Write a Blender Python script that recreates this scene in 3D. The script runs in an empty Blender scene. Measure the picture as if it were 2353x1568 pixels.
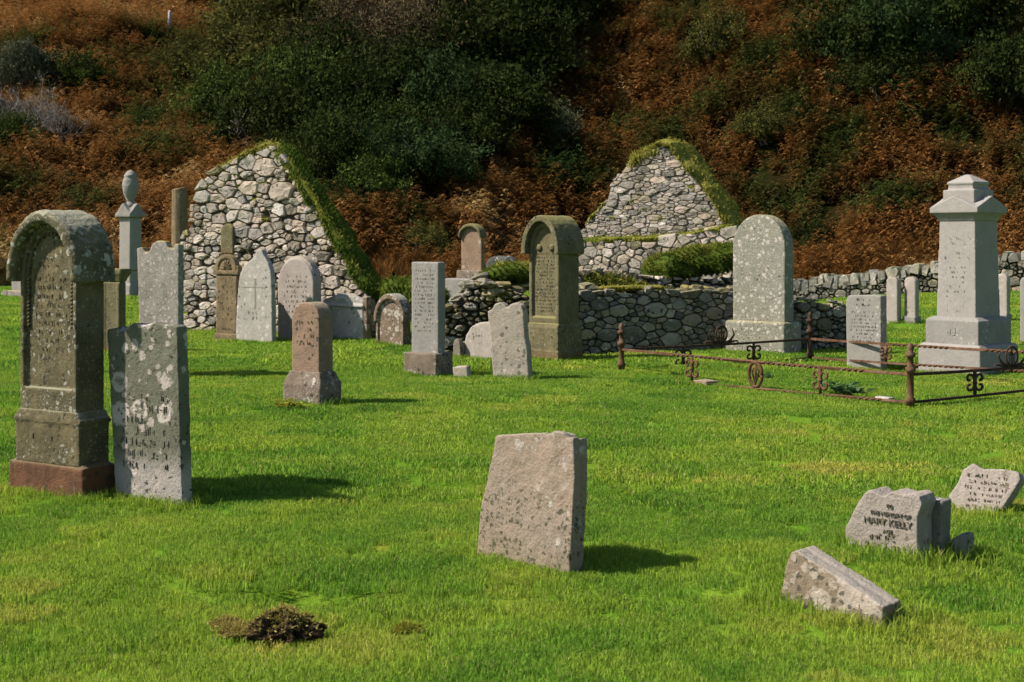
import bpy, bmesh, math, random
import numpy as np
from mathutils import Vector, Matrix
sc = bpy.context.scene
R = math.radians
# ------------------------------------------------------------------ camera, sky, sun, exposure
CAMZ = 1.7
FPX = 3268.0; CX = 1176.5; HZ = 549.0          # focal length, centre and eye level in measuring units
cam_d = bpy.data.cameras.new('camera'); cam = bpy.data.objects.new('camera', cam_d)
sc.collection.objects.link(cam); sc.camera = cam
cam.location = (0, 0, CAMZ); cam.rotation_euler = (R(90), 0, 0)
cam_d.sensor_width = 36; cam_d.lens = 50; cam_d.shift_y = -235.0 / 2353.0
cam_d.clip_start = .1; cam_d.clip_end = 600
cam_d.dof.use_dof = True; cam_d.dof.focus_distance = 12.5; cam_d.dof.aperture_fstop = 7.1
SUN_EL = R(46); SUN_AZ = (-.993, -.12)
wd = bpy.data.worlds.new('World'); sc.world = wd; wd.use_nodes = True
nt = wd.node_tree; bg = nt.nodes['Background']
sk = nt.nodes.new('ShaderNodeTexSky'); sk.sky_type = 'NISHITA'; sk.sun_disc = False
sk.sun_elevation = SUN_EL; sk.sun_rotation = math.atan2(SUN_AZ[0], SUN_AZ[1])
nt.links.new(sk.outputs[0], bg.inputs[0]); bg.inputs[1].default_value = .07
sd = bpy.data.lights.new('sun', 'SUN'); sun = bpy.data.objects.new('sun', sd); sc.collection.objects.link(sun)
sd.energy = 5.0; sd.angle = R(1.4); sd.color = (1, .885, .75)
sv = Vector((SUN_AZ[0] * math.cos(SUN_EL), SUN_AZ[1] * math.cos(SUN_EL), math.sin(SUN_EL))).normalized()
sun.rotation_euler = sv.to_track_quat('Z', 'Y').to_euler(); sun.location = (-20, 5, 20)
sc.view_settings.view_transform = 'Standard'; sc.view_settings.look = 'None'
sc.view_settings.exposure = .85; sc.view_settings.gamma = 1
sc.cycles.max_bounces = 5; sc.cycles.diffuse_bounces = 3; sc.cycles.use_adaptive_sampling = True; sc.cycles.adaptive_threshold = .03; sc.cycles.transparent_max_bounces = 8
rnd = random.Random(7)
nr = np.random.default_rng(11)

# ------------------------------------------------------------------ numpy noise and terrain
def vnoise(x, y, seed=0):
    x = np.asarray(x, float); y = np.asarray(y, float)
    xi = np.floor(x).astype(np.int64); yi = np.floor(y).astype(np.int64)
    fx = x - xi; fy = y - yi; fx = fx * fx * (3 - 2 * fx); fy = fy * fy * (3 - 2 * fy)
    def h(a, b):
        n = (a * 374761393 + b * 668265263 + seed * 974711) & 0x7fffffff
        n = ((n ^ (n >> 13)) * 1274126177) & 0x7fffffff
        return ((n ^ (n >> 16)) & 0xffff) / 65535.0
    a = h(xi, yi); b = h(xi + 1, yi); c = h(xi, yi + 1); d = h(xi + 1, yi + 1)
    return (a + (b - a) * fx) * (1 - fy) + (c + (d - c) * fx) * fy
def fbm(x, y, seed=0, o=3):
    s = 0; a = .5
    for k in range(o):
        s = s + a * (vnoise(x, y, seed + k * 17) - .5); x = x * 2.03; y = y * 2.03; a *= .5
    return s
def sstep(v, a, b):
    t = np.clip((v - a) / (b - a), 0, 1); return t * t * (3 - 2 * t)
def ground_z(x, y):
    x = np.asarray(x, float); y = np.asarray(y, float)
    near = 1 - sstep(y, 8.5, 13.5)
    z = .20 * fbm(x / 2.6, y / 2.2, 3) + near * .16 * fbm(x / 1.5, y / 1.2, 5, 2) + .060 * fbm(x / .85, y / .75, 9, 2)
    z = z + .27 * sstep(y, 24, 35) * sstep(-x, 2, 7) + .5 * sstep(y, 25, 34) * sstep(x, 5, 15)
    z = z - .10 * np.exp(-(((x + .98) / .35) ** 2 + ((y - 6.78) / .16) ** 2))
    z = z - .12 * np.exp(-(((x - 1.95) / .30) ** 2 + ((y - 16.9) / .28) ** 2))
    return z
def foot(x):
    x = np.asarray(x, float)
    return 42 + 7 * np.exp(-((x - 6) / 12) ** 2) + 1.2 * np.sin(x * .3)
def hill_z(x, y):
    x = np.asarray(x, float); y = np.asarray(y, float)
    t = y - foot(x)
    slope = .34 + .30 * sstep(x, -16, 14)
    tt = np.maximum(t, 0)
    z = slope * (tt - 3 * (1 - np.exp(-tt / 3)))
    z = z + np.minimum(tt / 8, 1) * (2.6 * fbm(x / 11, y / 11, 21) + .8 * fbm(x / 3.1, y / 3.1, 31))
    return np.where(t > 0, z + .15, -.25) + .3 * sstep(-x, 0, 5)
def march(vx, vy, fn, d0, d1, n=4000):
    d = np.linspace(d0, d1, n); u = (vx - CX) / FPX
    z = CAMZ - (vy - HZ) / FPX * d
    g = fn(u * d, d); k = np.argmax(z <= g)
    if not (z <= g).any(): k = n - 1
    return float(d[k])
def hit(vx, vy): return march(vx, vy, ground_z, 3, 60)
def hithill(vx, vy): return march(vx, vy, hill_z, 40, 200)

# ------------------------------------------------------------------ object helpers
def link(o, parent=None):
    sc.collection.objects.link(o)
    if parent is not None: o.parent = parent
    return o
def tag(o, label=None, cat=None, group=None, kind=None):
    if label: o['label'] = label
    if cat: o['category'] = cat
    if group: o['group'] = group
    if kind: o['kind'] = kind
    return o
def mesh(name, V, F, mat, parent=None, smooth=True):
    me = bpy.data.meshes.new(name); me.from_pydata([tuple(v) for v in V], [], F); me.update()
    if mat: me.materials.append(mat)
    if smooth: me.polygons.foreach_set('use_smooth', [True] * len(me.polygons))
    return link(bpy.data.objects.new(name, me), parent)
def npmesh(name, V, F, mat, parent=None, smooth=False, attr=None):
    """V (n,3), F (m,k) arrays"""
    me = bpy.data.meshes.new(name); m, k = F.shape
    me.vertices.add(len(V)); me.vertices.foreach_set('co', np.asarray(V, np.float32).ravel())
    me.loops.add(m * k); me.loops.foreach_set('vertex_index', F.astype(np.int32).ravel())
    me.polygons.add(m); me.polygons.foreach_set('loop_start', np.arange(0, m * k, k, dtype=np.int32))
    me.polygons.foreach_set('loop_total', np.full(m, k, np.int32))
    if smooth: me.polygons.foreach_set('use_smooth', np.ones(m, bool))
    if mat: me.materials.append(mat)
    for nm, arr in (attr or {}).items():
        a = me.attributes.new(nm, 'FLOAT', 'POINT'); a.data.foreach_set('value', np.asarray(arr, np.float32))
    me.update(); me.validate()
    o = bpy.data.objects.new(name, me)
    return link(o, parent) if parent is not False else o
def empty(name, loc, rz=0, label=None, cat=None, group=None):
    o = bpy.data.objects.new(name, None); o.empty_display_size = .2
    link(o); o.location = loc; o.rotation_euler = (0, 0, rz)
    return tag(o, label, cat, group, 'thing')

# ------------------------------------------------------------------ materials
MATS = {}
def newmat(name):
    m = bpy.data.materials.new(name); m.use_nodes = True
    t = m.node_tree; t.nodes.clear()
    out = t.nodes.new('ShaderNodeOutputMaterial'); b = t.nodes.new('ShaderNodeBsdfPrincipled')
    b.inputs['Roughness'].default_value = .9; b.inputs['Specular IOR Level'].default_value = .2
    t.links.new(b.outputs[0], out.inputs[0]); MATS[name] = m
    return m, t, b
class NB:
    """small node builder"""
    def __init__(s, t): s.t = t
    def n(s, typ, **kw):
        x = s.t.nodes.new('ShaderNode' + typ)
        for k, v in kw.items(): setattr(x, k, v)
        return x
    def l(s, a, b): s.t.links.new(a, b)
    def math(s, op, a, b=None, clamp=False):
        x = s.n('Math', operation=op, use_clamp=clamp)
        for i, v in enumerate((a, b)):
            if v is None: continue
            if isinstance(v, (int, float)): x.inputs[i].default_value = v
            else: s.l(v, x.inputs[i])
        return x.outputs[0]
    def noise(s, vec, scale, detail=4, rough=.55, dist=0):
        x = s.n('TexNoise'); x.inputs['Scale'].default_value = scale; x.inputs['Detail'].default_value = detail
        x.inputs['Roughness'].default_value = rough; x.inputs['Distortion'].default_value = dist
        if vec is not None: s.l(vec, x.inputs['Vector'])
        return x
    def ramp(s, fac, a, b):
        x = s.n('MapRange', interpolation_type='SMOOTHSTEP'); s.l(fac, x.inputs['Value'])
        x.inputs['From Min'].default_value = a; x.inputs['From Max'].default_value = b
        return x.outputs[0]
    def mix(s, fac, a, b):
        x = s.n('Mix', data_type='RGBA')
        if isinstance(fac, (int, float)): x.inputs[0].default_value = fac
        else: s.l(fac, x.inputs[0])
        for i, v in ((6, a), (7, b)):
            if isinstance(v, tuple): x.inputs[i].default_value = (*v[:3], 1)
            else: s.l(v, x.inputs[i])
        return x.outputs[2]
    def discs(s, vec, scale, rmin, rmax, soft=.09, prob=1.0, ring=None):
        v = s.n('TexVoronoi'); v.inputs['Scale'].default_value = scale; s.l(vec, v.inputs['Vector'])
        sp = s.n('SeparateColor'); s.l(v.outputs['Color'], sp.inputs[0])
        r = s.math('ADD', s.math('MULTIPLY', sp.outputs[0], rmax - rmin), rmin)
        d = s.math('SUBTRACT', r, v.outputs['Distance'])
        m = s.ramp(d, 0, soft)
        if ring:                                   # pale rims with eaten-out centres on some
            inner = s.math('MULTIPLY', s.ramp(d, ring, ring + soft), s.math('GREATER_THAN', sp.outputs[2], .45))
            m = s.math('SUBTRACT', m, s.math('MULTIPLY', inner, .8))
        if prob < 1: m = s.math('MULTIPLY', m, s.math('LESS_THAN', sp.outputs[1], prob))
        return m
def stone_mat(name, base, dark, lichen=(.60, .57, .52), la=.5, lscale=9, lr=(.12, .5), spots=(.03, .03, .025), sa=.3, sscale=22,
              top=None, topa=.6, streak=.35, ring=None, foot=None, footh=.25, rust=None, fine=1.0, patch=None, pa=.5, rv=0, sr=.46, mott=.36, bump=.9, spotz=None):
    cmp_ = lambda c: None if c is None else tuple(v * .80 / (1 + .9 * sum(c) / 3) for v in c)
    lich_ = lambda c: tuple(v * .98 / (1 + .75 * sum(c) / 3) for v in c)
    base, dark, top, foot, patch = map(cmp_, (base, dark, top, foot, patch)); lichen = lich_(lichen)
    m, t, b = newmat(name); N = NB(t)
    tc = N.n('TexCoord'); oi = N.n('ObjectInfo')
    off = N.n('VectorMath', operation='MULTIPLY_ADD'); cmb = N.n('CombineXYZ')
    N.l(oi.outputs['Random'], cmb.inputs[0]); N.l(oi.outputs['Random'], cmb.inputs[1]); N.l(oi.outputs['Random'], cmb.inputs[2])
    N.l(cmb.outputs[0], off.inputs[0]); off.inputs[1].default_value = (13, 29, 7); N.l(tc.outputs['Object'], off.inputs[2])
    P = off.outputs[0]
    wn = N.noise(P, 22, 6, .7); wv = N.n('VectorMath', operation='MULTIPLY_ADD'); N.l(wn.outputs['Color'], wv.inputs[0])
    wv.inputs[1].default_value = (.075, .075, .075); N.l(P, wv.inputs[2]); W = wv.outputs[0]
    n1 = N.noise(P, 5, 8, .62); col = N.mix(N.ramp(n1.outputs[0], .33, .68), dark, base)
    st = N.n('Mapping'); N.l(P, st.inputs[0]); st.inputs['Scale'].default_value = (9, 9, 1.1)
    n2 = N.noise(st.outputs[0], 1, 5, .6)
    col = N.mix(N.math('MULTIPLY', N.ramp(n2.outputs[0], .52, .74), streak), col, tuple(c * .5 for c in dark))
    n9 = N.noise(P, 17, 9, .78); col = N.mix(N.math('MULTIPLY', N.ramp(n9.outputs[0], .50, .70), mott), col, tuple(c * .52 for c in dark))
    n10 = N.noise(P, 34, 8, .75); col = N.mix(N.math('MULTIPLY', N.ramp(n10.outputs[0], .54, .72), mott * .7), col, tuple(min(1, c * 1.35) for c in base))
    if patch:
        n6 = N.noise(P, 2.3, 5, .6); col = N.mix(N.math('MULTIPLY', N.ramp(n6.outputs[0], .48, .6), pa), col, patch)
    n3 = N.noise(P, 60 * fine, 4, .7); col = N.mix(N.math('MULTIPLY', N.ramp(n3.outputs[0], .55, .75), .45), col, tuple(c * .45 for c in dark))
    if foot:                                        # damp growth / rusty stain just above the soil
        sp = N.n('SeparateXYZ'); N.l(tc.outputs['Object'], sp.inputs[0])
        fz = N.math('ADD', sp.outputs[2], N.math('MULTIPLY', n1.outputs[0], .22))
        col = N.mix(N.math('SUBTRACT', 1, N.ramp(fz, footh - .06, footh + .14)), col, foot)
    lm = None
    if la > 0:
        n4 = N.noise(P, 3.2, 3); dens = N.ramp(n4.outputs[0], .62 - la * .5, .74 - la * .4)
        l1 = N.discs(W, lscale, lr[0], lr[1], ring=ring); l2 = N.discs(W, lscale * 2.7, lr[0], lr[1], prob=.75)
        lm = N.math('MULTIPLY', N.math('MAXIMUM', l1, N.math('MULTIPLY', l2, .8)), dens)
        n5 = N.noise(P, 30, 4); lc = N.mix(N.ramp(n5.outputs[0], .3, .7), lichen, tuple(c * .78 for c in lichen))
        col = N.mix(lm, col, lc)
    if sa > 0:
        n7 = N.noise(P, 2.6, 3); sm = N.math('MULTIPLY', N.discs(W, sscale, .02, sr, prob=.8), N.ramp(n7.outputs[0], .56 - sa * .4, .66 - sa * .3))
        if spotz:
            s5 = N.n('SeparateXYZ'); N.l(tc.outputs['Object'], s5.inputs[0]); sm = N.math('MULTIPLY', sm, N.math('SUBTRACT', 1, N.ramp(N.math('ADD', s5.outputs[2], N.math('MULTIPLY', n1.outputs[0], .3)), spotz, spotz + .2)))
        col = N.mix(N.math('MULTIPLY', sm, .88), col, spots)
    if top:
        g = N.n('NewGeometry'); sg = N.n('SeparateXYZ'); N.l(g.outputs['Normal'], sg.inputs[0])
        n8 = N.noise(P, 11, 5, .65); tm = N.math('MULTIPLY', N.ramp(N.math('ADD', sg.outputs[2], N.math('MULTIPLY', n8.outputs[0], .7)), .75, 1.15), topa)
        col = N.mix(tm, col, top)
    if rv:                                          # quarried stones differ in tone
        hs = N.n('HueSaturation'); N.l(N.math('ADD', N.math('MULTIPLY', N.math('FRACT', N.math('MULTIPLY', oi.outputs['Random'], 7.31)), rv), 1 - rv * .5), hs.inputs['Value'])
        N.l(N.math('ADD', N.math('MULTIPLY', N.math('FRACT', N.math('MULTIPLY', oi.outputs['Random'], 3.77)), .9), .55), hs.inputs['Saturation']); N.l(col, hs.inputs['Color']); col = hs.outputs[0]
    N.l(col, b.inputs['Base Color'])
    bu = N.n('Bump'); bu.inputs['Strength'].default_value = bump; bu.inputs['Distance'].default_value = .018
    hh = N.math('ADD', N.math('MULTIPLY', n3.outputs[0], .55), n1.outputs[0])
    if lm is not None: hh = N.math('ADD', hh, N.math('MULTIPLY', lm, .18))
    N.l(hh, bu.inputs['Height']); N.l(bu.outputs[0], b.inputs['Normal'])
    return m
def simple_mat(name, a, c, scale=8, rough=.9, bump=.4, dist=.01, rand=0.0, extra=None):
    m, t, b = newmat(name); N = NB(t); tc = N.n('TexCoord'); oi = N.n('ObjectInfo')
    n1 = N.noise(tc.outputs['Object'], scale, 7, .65); col = N.mix(N.ramp(n1.outputs[0], .32, .68), a, c)
    if extra:
        n2 = N.noise(tc.outputs['Object'], scale * .35, 5, .6); col = N.mix(N.ramp(n2.outputs[0], .5, .62), col, extra)
    if rand:
        hs = N.n('HueSaturation'); N.l(N.math('ADD', N.math('MULTIPLY', oi.outputs['Random'], rand), 1 - rand / 2), hs.inputs['Value']); N.l(col, hs.inputs['Color']); col = hs.outputs[0]
    N.l(col, b.inputs['Base Color']); b.inputs['Roughness'].default_value = rough
    if bump:
        bu = N.n('Bump'); bu.inputs['Strength'].default_value = bump; bu.inputs['Distance'].default_value = dist
        N.l(n1.outputs[0], bu.inputs['Height']); N.l(bu.outputs[0], b.inputs['Normal'])
    return m
def leaf_mat(name, stops, attr='tint', bladevar=True, trans=.35, straw=(.30, .24, .09)):
    """foliage coloured by a per-instance value and a little per-blade value"""
    m, t, b = newmat(name); N = NB(t)
    at = N.n('Attribute', attribute_type='INSTANCER', attribute_name=attr)
    cr = N.n('ValToRGB'); N.l(at.outputs['Fac'], cr.inputs[0])
    el = cr.color_ramp.elements
    while len(el) < len(stops): el.new(.5)
    for e, (p, c) in zip(el, stops): e.position = p; e.color = (*c, 1)
    col = cr.outputs[0]
    if bladevar:
        bv = N.n('Attribute', attribute_type='GEOMETRY', attribute_name='bv')
        hs = N.n('HueSaturation'); N.l(col, hs.inputs['Color']); N.l(N.math('ADD', N.math('MULTIPLY', bv.outputs['Fac'], .8), .6), hs.inputs['Value'])
        col = N.mix(N.math('MULTIPLY', N.math('GREATER_THAN', bv.outputs['Fac'], .95), .75), hs.outputs[0], straw)
    N.l(col, b.inputs['Base Color']); b.inputs['Roughness'].default_value = .85; b.inputs['Specular IOR Level'].default_value = .08
    tr = N.n('BsdfTranslucent'); N.l(col, tr.inputs[0]); mx = N.n('MixShader'); mx.inputs[0].default_value = trans
    N.l(b.outputs[0], mx.inputs[1]); N.l(tr.outputs[0], mx.inputs[2])
    out = [x for x in t.nodes if x.type == 'OUTPUT_MATERIAL'][0]; N.l(mx.outputs[0], out.inputs[0])
    return m
def foliage_mat(name, a, c, trans=.25, rand=.5, scale=1.2):
    m, t, b = newmat(name); N = NB(t); tc = N.n('TexCoord'); oi = N.n('ObjectInfo')
    bv = N.n('Attribute', attribute_type='GEOMETRY', attribute_name='bv')
    n1 = N.noise(tc.outputs['Object'], scale, 4, .6)
    col = N.mix(N.ramp(N.math('ADD', N.math('MULTIPLY', n1.outputs[0], .7), N.math('MULTIPLY', bv.outputs['Fac'], .35)), .3, .75), a, c)
    hs = N.n('HueSaturation'); N.l(N.math('ADD', N.math('MULTIPLY', oi.outputs['Random'], rand), 1 - rand / 2), hs.inputs['Value']); N.l(col, hs.inputs['Color'])
    N.l(hs.outputs[0], b.inputs['Base Color']); b.inputs['Roughness'].default_value = .9; b.inputs['Specular IOR Level'].default_value = .04
    tr = N.n('BsdfTranslucent'); N.l(hs.outputs[0], tr.inputs[0]); mx = N.n('MixShader'); mx.inputs[0].default_value = trans
    N.l(b.outputs[0], mx.inputs[1]); N.l(tr.outputs[0], mx.inputs[2])
    out = [x for x in t.nodes if x.type == 'OUTPUT_MATERIAL'][0]; N.l(mx.outputs[0], out.inputs[0])
    return m
PALE = (.60, .55, .50)
M = {}
M['arch'] = stone_mat('mat_olive_sandstone', (.205, .172, .095), (.105, .092, .05), la=.5, lscale=24, lr=(.05, .46), sa=.3, top=(.36, .36, .24), topa=.85, streak=.5, lichen=(.42, .42, .36))
M['crust'] = stone_mat('mat_lichen_crust', (.20, .18, .105), (.115, .105, .06), la=.72, lscale=17, lr=(.08, .5), sa=.3, top=(.42, .42, .32), topa=.9, streak=.4, lichen=(.48, .48, .41))
M['archbase'] = stone_mat('mat_red_sandstone', (.20, .095, .05), (.115, .06, .035), la=.22, lscale=24, sa=.35, sscale=16, streak=.5, lichen=(.34, .30, .22), top=(.2, .17, .1))
M['gothic'] = stone_mat('mat_grey_slate', (.215, .22, .165), (.15, .155, .115), la=1.0, lscale=4.8, lr=(.02, .52), sa=.6, sscale=24, spots=(.035, .04, .03), ring=.13, lichen=(.74, .66, .61), foot=(.58, .53, .50), footh=.34, streak=.2)
M['speck'] = stone_mat('mat_speckled_grey', (.43, .40, .36), (.27, .26, .235), la=.75, lscale=20, lr=(.1, .55), sa=.6, sscale=34, spots=(.09, .10, .085), top=(.45, .36, .06), topa=.75, streak=.1, lichen=(.56, .51, .47))
M['white'] = stone_mat('mat_white_marble', (.64, .60, .56), (.47, .455, .425), la=.5, lscale=11, sa=.25, sscale=17, spots=(.06, .08, .065), streak=.12, lichen=(.74, .70, .66), mott=.22, bump=.45)
M['pinkwhite'] = stone_mat('mat_pale_pink_stone', (.60, .54, .50), (.48, .43, .39), la=.3, lscale=14, sa=.14, sscale=20, streak=.1, lichen=(.68, .62, .57), top=(.36, .33, .2), topa=.5, mott=.22, bump=.45)
M['brown'] = stone_mat('mat_brown_sandstone', (.30, .225, .135), (.19, .145, .085), la=.12, lscale=20, sa=.2, streak=.35, top=(.22, .16, .06))
M['rosy'] = stone_mat('mat_rosy_sandstone', (.40, .275, .195), (.27, .19, .14), la=.2, lscale=9, lr=(.05, .42), sa=.3, sscale=18, streak=.3, top=(.38, .34, .24), topa=.7)
M['rosybase'] = stone_mat('mat_worn_brown_grey', (.29, .23, .18), (.17, .135, .105), la=.42, lscale=18, sa=.5, sscale=14, streak=.5)
M['lichround'] = stone_mat('mat_lichened_brown', (.30, .215, .155), (.20, .15, .11), la=.62, lscale=7.5, lr=(.12, .6), sa=.3, streak=.2, lichen=(.62, .57, .50), top=(.52, .50, .42), topa=.9)
M['granite'] = stone_mat('mat_grey_granite', (.39, .375, .35), (.31, .305, .29), la=.2, lscale=18, sa=.25, sscale=40, spots=(.2, .2, .19), streak=.18, fine=2.2, mott=.22, bump=.45)
M['granitew'] = stone_mat('mat_white_granite', (.47, .445, .42), (.40, .385, .365), la=.15, lscale=18, sa=.2, sscale=45, spots=(.3, .3, .29), streak=.08, fine=2.6, mott=.22, bump=.45)
M['olive'] = stone_mat('mat_mossy_olive', (.215, .192, .105), (.13, .118, .062), la=.55, lscale=28, lr=(.04, .4), sa=.35, sscale=20, streak=.35, lichen=(.36, .34, .24), top=(.27, .26, .10), topa=.85, foot=(.20, .10, .04), footh=.12)
M['lichgrey'] = stone_mat('mat_lichen_grey', (.35, .345, .28), (.28, .285, .225), la=.95, lscale=14, lr=(.10, .50), sa=.3, sscale=26, streak=.1, lichen=(.64, .60, .54), top=(.40, .35, .1), topa=.35)
M['blotch'] = stone_mat('mat_blotched_white', (.60, .53, .45), (.49, .43, .36), la=.2, lscale=9, sa=.62, sscale=13, spots=(.10, .10, .075), patch=(.28, .29, .23), pa=.3, streak=.1, lichen=(.66, .6, .54))
M['slab'] = stone_mat('mat_buff_slab', (.43, .34, .265), (.33, .265, .205), la=.12, lscale=12, sa=1.1, sscale=40, sr=.66, spotz=.44, foot=(.30, .25, .17), footh=.12, spots=(.05, .055, .03), streak=.3, patch=(.33, .29, .24), pa=.4, top=(.48, .44, .36), topa=.5)
M['kelly'] = stone_mat('mat_worn_pale_slab', (.53, .47, .43), (.42, .37, .33), la=.25, lscale=12, sa=.25, sscale=18, spots=(.12, .10, .06), streak=.18, patch=(.40, .36, .31), pa=.35, lichen=(.62, .57, .52))
M['kellyback'] = stone_mat('mat_grey_rear_slab', (.36, .35, .31), (.22, .22, .19), la=.3, lscale=10, sa=.4, streak=.3)
M['wedge'] = stone_mat('mat_lichen_buff', (.34, .275, .20), (.26, .21, .15), la=.85, lscale=7.5, lr=(.1, .62), sa=.62, sscale=26, spots=(.06, .06, .045), streak=.15, lichen=(.53, .46, .39), top=(.56, .52, .46), topa=.75)
M['rubble'] = stone_mat('mat_rubble_pink', (.95, .84, .76), (.72, .62, .55), la=.3, lscale=9, sa=.35, sscale=12, spots=(.10, .10, .07), streak=.1, lichen=(.60, .55, .50), top=(.22, .22, .07), topa=.35, patch=(.33, .31, .26), pa=.5, rv=.75)
M['rubble_b'] = stone_mat('mat_rubble_grey', (.53, .47, .40), (.38, .34, .285), la=.35, lscale=9, sa=.4, sscale=13, streak=.15, lichen=(.50, .46, .41), top=(.2, .2, .07), topa=.4, patch=(.26, .25, .18), pa=.5, rv=.75)
M['rubble_c'] = stone_mat('mat_rubble_dark', (.27, .255, .225), (.16, .155, .135), la=.45, lscale=9, sa=.3, streak=.15, lichen=(.42, .40, .36), top=(.42, .41, .25), topa=.85, patch=(.20, .20, .15), pa=.5, rv=.75)
M['mossy'] = stone_mat('mat_rubble_mossy', (.34, .31, .22), (.22, .20, .13), la=.35, lscale=8, sa=.4, streak=.1, lichen=(.46, .42, .3), top=(.27, .25, .12), topa=.8, rv=.75)
M['cope'] = stone_mat('mat_coping', (.46, .44, .38), (.30, .29, .25), la=.6, lscale=8, sa=.2, streak=.1, lichen=(.6, .57, .5), top=(.40, .38, .22), topa=.7, rv=.75)
M['core'] = simple_mat('mat_wall_core', (.040, .035, .025), (.075, .062, .045), 14)
M['mortar'] = simple_mat('mat_lime_mortar', (.20, .175, .145), (.30, .265, .225), 14)
M['ink'] = simple_mat('mat_incised_dark', (.075, .07, .055), (.14, .125, .10), 40, bump=0)
M['ink2'] = simple_mat('mat_incised_olive', (.11, .095, .055), (.15, .13, .08), 40, bump=0)
M['ink3'] = simple_mat('mat_incised_grey', (.19, .18, .16), (.24, .225, .20), 40, bump=0)
M['rust'] = simple_mat('mat_rusty_iron', (.045, .026, .018), (.13, .062, .028), 18, .8, .6, .004, extra=(.12, .075, .05))
M['iron'] = simple_mat('mat_dark_iron', (.022, .016, .013), (.07, .036, .022), 18, .75, .6, .004)
M['sod'] = simple_mat('mat_sod', (.06, .08, .015), (.14, .13, .035), 7, bump=.6, dist=.03)
M['soil'] = simple_mat('mat_peaty_soil', (.014, .009, .006), (.050, .028, .014), 40, bump=.8, dist=.02)
M['straw_moss'] = simple_mat('mat_dry_moss', (.20, .15, .05), (.32, .25, .11), 20, bump=.8, dist=.02, extra=(.17, .17, .03))
M['bark'] = simple_mat('mat_bark', (.09, .08, .065), (.17, .155, .135), 10)
M['post'] = simple_mat('mat_weathered_post', (.26, .25, .24), (.38, .37, .35), 10)
# ------------------------------------------------------------------ ground and hill
def ground_mat():
    m, t, b = newmat('mat_lawn_soil'); N = NB(t); tc = N.n('TexCoord')
    n1 = N.noise(tc.outputs['Object'], .8, 6, .6); n2 = N.noise(tc.outputs['Object'], 22, 5, .7); n3 = N.noise(tc.outputs['Object'], 3.1, 5, .6)
    col = N.mix(N.ramp(n1.outputs[0], .35, .65), (.075, .165, .015), (.125, .215, .020))
    col = N.mix(N.ramp(n3.outputs[0], .5, .7), col, (.15, .18, .022)); col = N.mix(N.ramp(n2.outputs[0], .52, .75), col, (.08, .16, .015))
    N.l(col, b.inputs['Base Color']); b.inputs['Specular IOR Level'].default_value = 0
    bu = N.n('Bump'); bu.inputs['Strength'].default_value = .8; bu.inputs['Distance'].default_value = .03
    N.l(n2.outputs[0], bu.inputs['Height']); N.l(bu.outputs[0], b.inputs['Normal'])
    return m
def hill_mat():
    m, t, b = newmat('mat_hill_undergrowth'); N = NB(t); tc = N.n('TexCoord')
    n1 = N.noise(tc.outputs['Object'], .35, 6, .65); n2 = N.noise(tc.outputs['Object'], 3, 6, .7)
    col = N.mix(N.ramp(n1.outputs[0], .4, .62), (.017, .013, .005), (.010, .016, .004)); col = N.mix(N.ramp(n2.outputs[0], .45, .7), col, (.026, .020, .007))
    N.l(col, b.inputs['Base Color']); b.inputs['Specular IOR Level'].default_value = 0
    bu = N.n('Bump'); bu.inputs['Strength'].default_value = 1; bu.inputs['Distance'].default_value = .25
    N.l(n2.outputs[0], bu.inputs['Height']); N.l(bu.outputs[0], b.inputs['Normal'])
    return m
def grid(xs, ys, fn):
    X, Y = np.meshgrid(xs, ys); Z = fn(X, Y); V = np.stack([X, Y, Z], -1).reshape(-1, 3)
    nx, ny = len(xs), len(ys); i = np.arange(nx * ny).reshape(ny, nx)
    F = np.stack([i[:-1, :-1], i[:-1, 1:], i[1:, 1:], i[1:, :-1]], -1).reshape(-1, 4)
    return V, F
V, F = grid(np.concatenate([np.arange(-60, -9, .6), np.arange(-9, 9, .08), np.arange(9, 60.1, .6)]), np.concatenate([np.arange(-14, 3, .5), np.arange(3, 24, .08), np.arange(24, 62.1, .4)]), lambda x, y: ground_z(x, y) - .02)
tag(npmesh('ground', V, F, ground_mat(), smooth=True), 'green churchyard ground under the lawn', 'ground', kind='structure')
V, F = grid(np.arange(-150, 150.1, .9), np.arange(38, 240.1, .9), hill_z)
tag(npmesh('hillside', V, F, hill_mat(), smooth=True), 'steep hillside behind the churchyard', 'hill', kind='structure')

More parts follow.
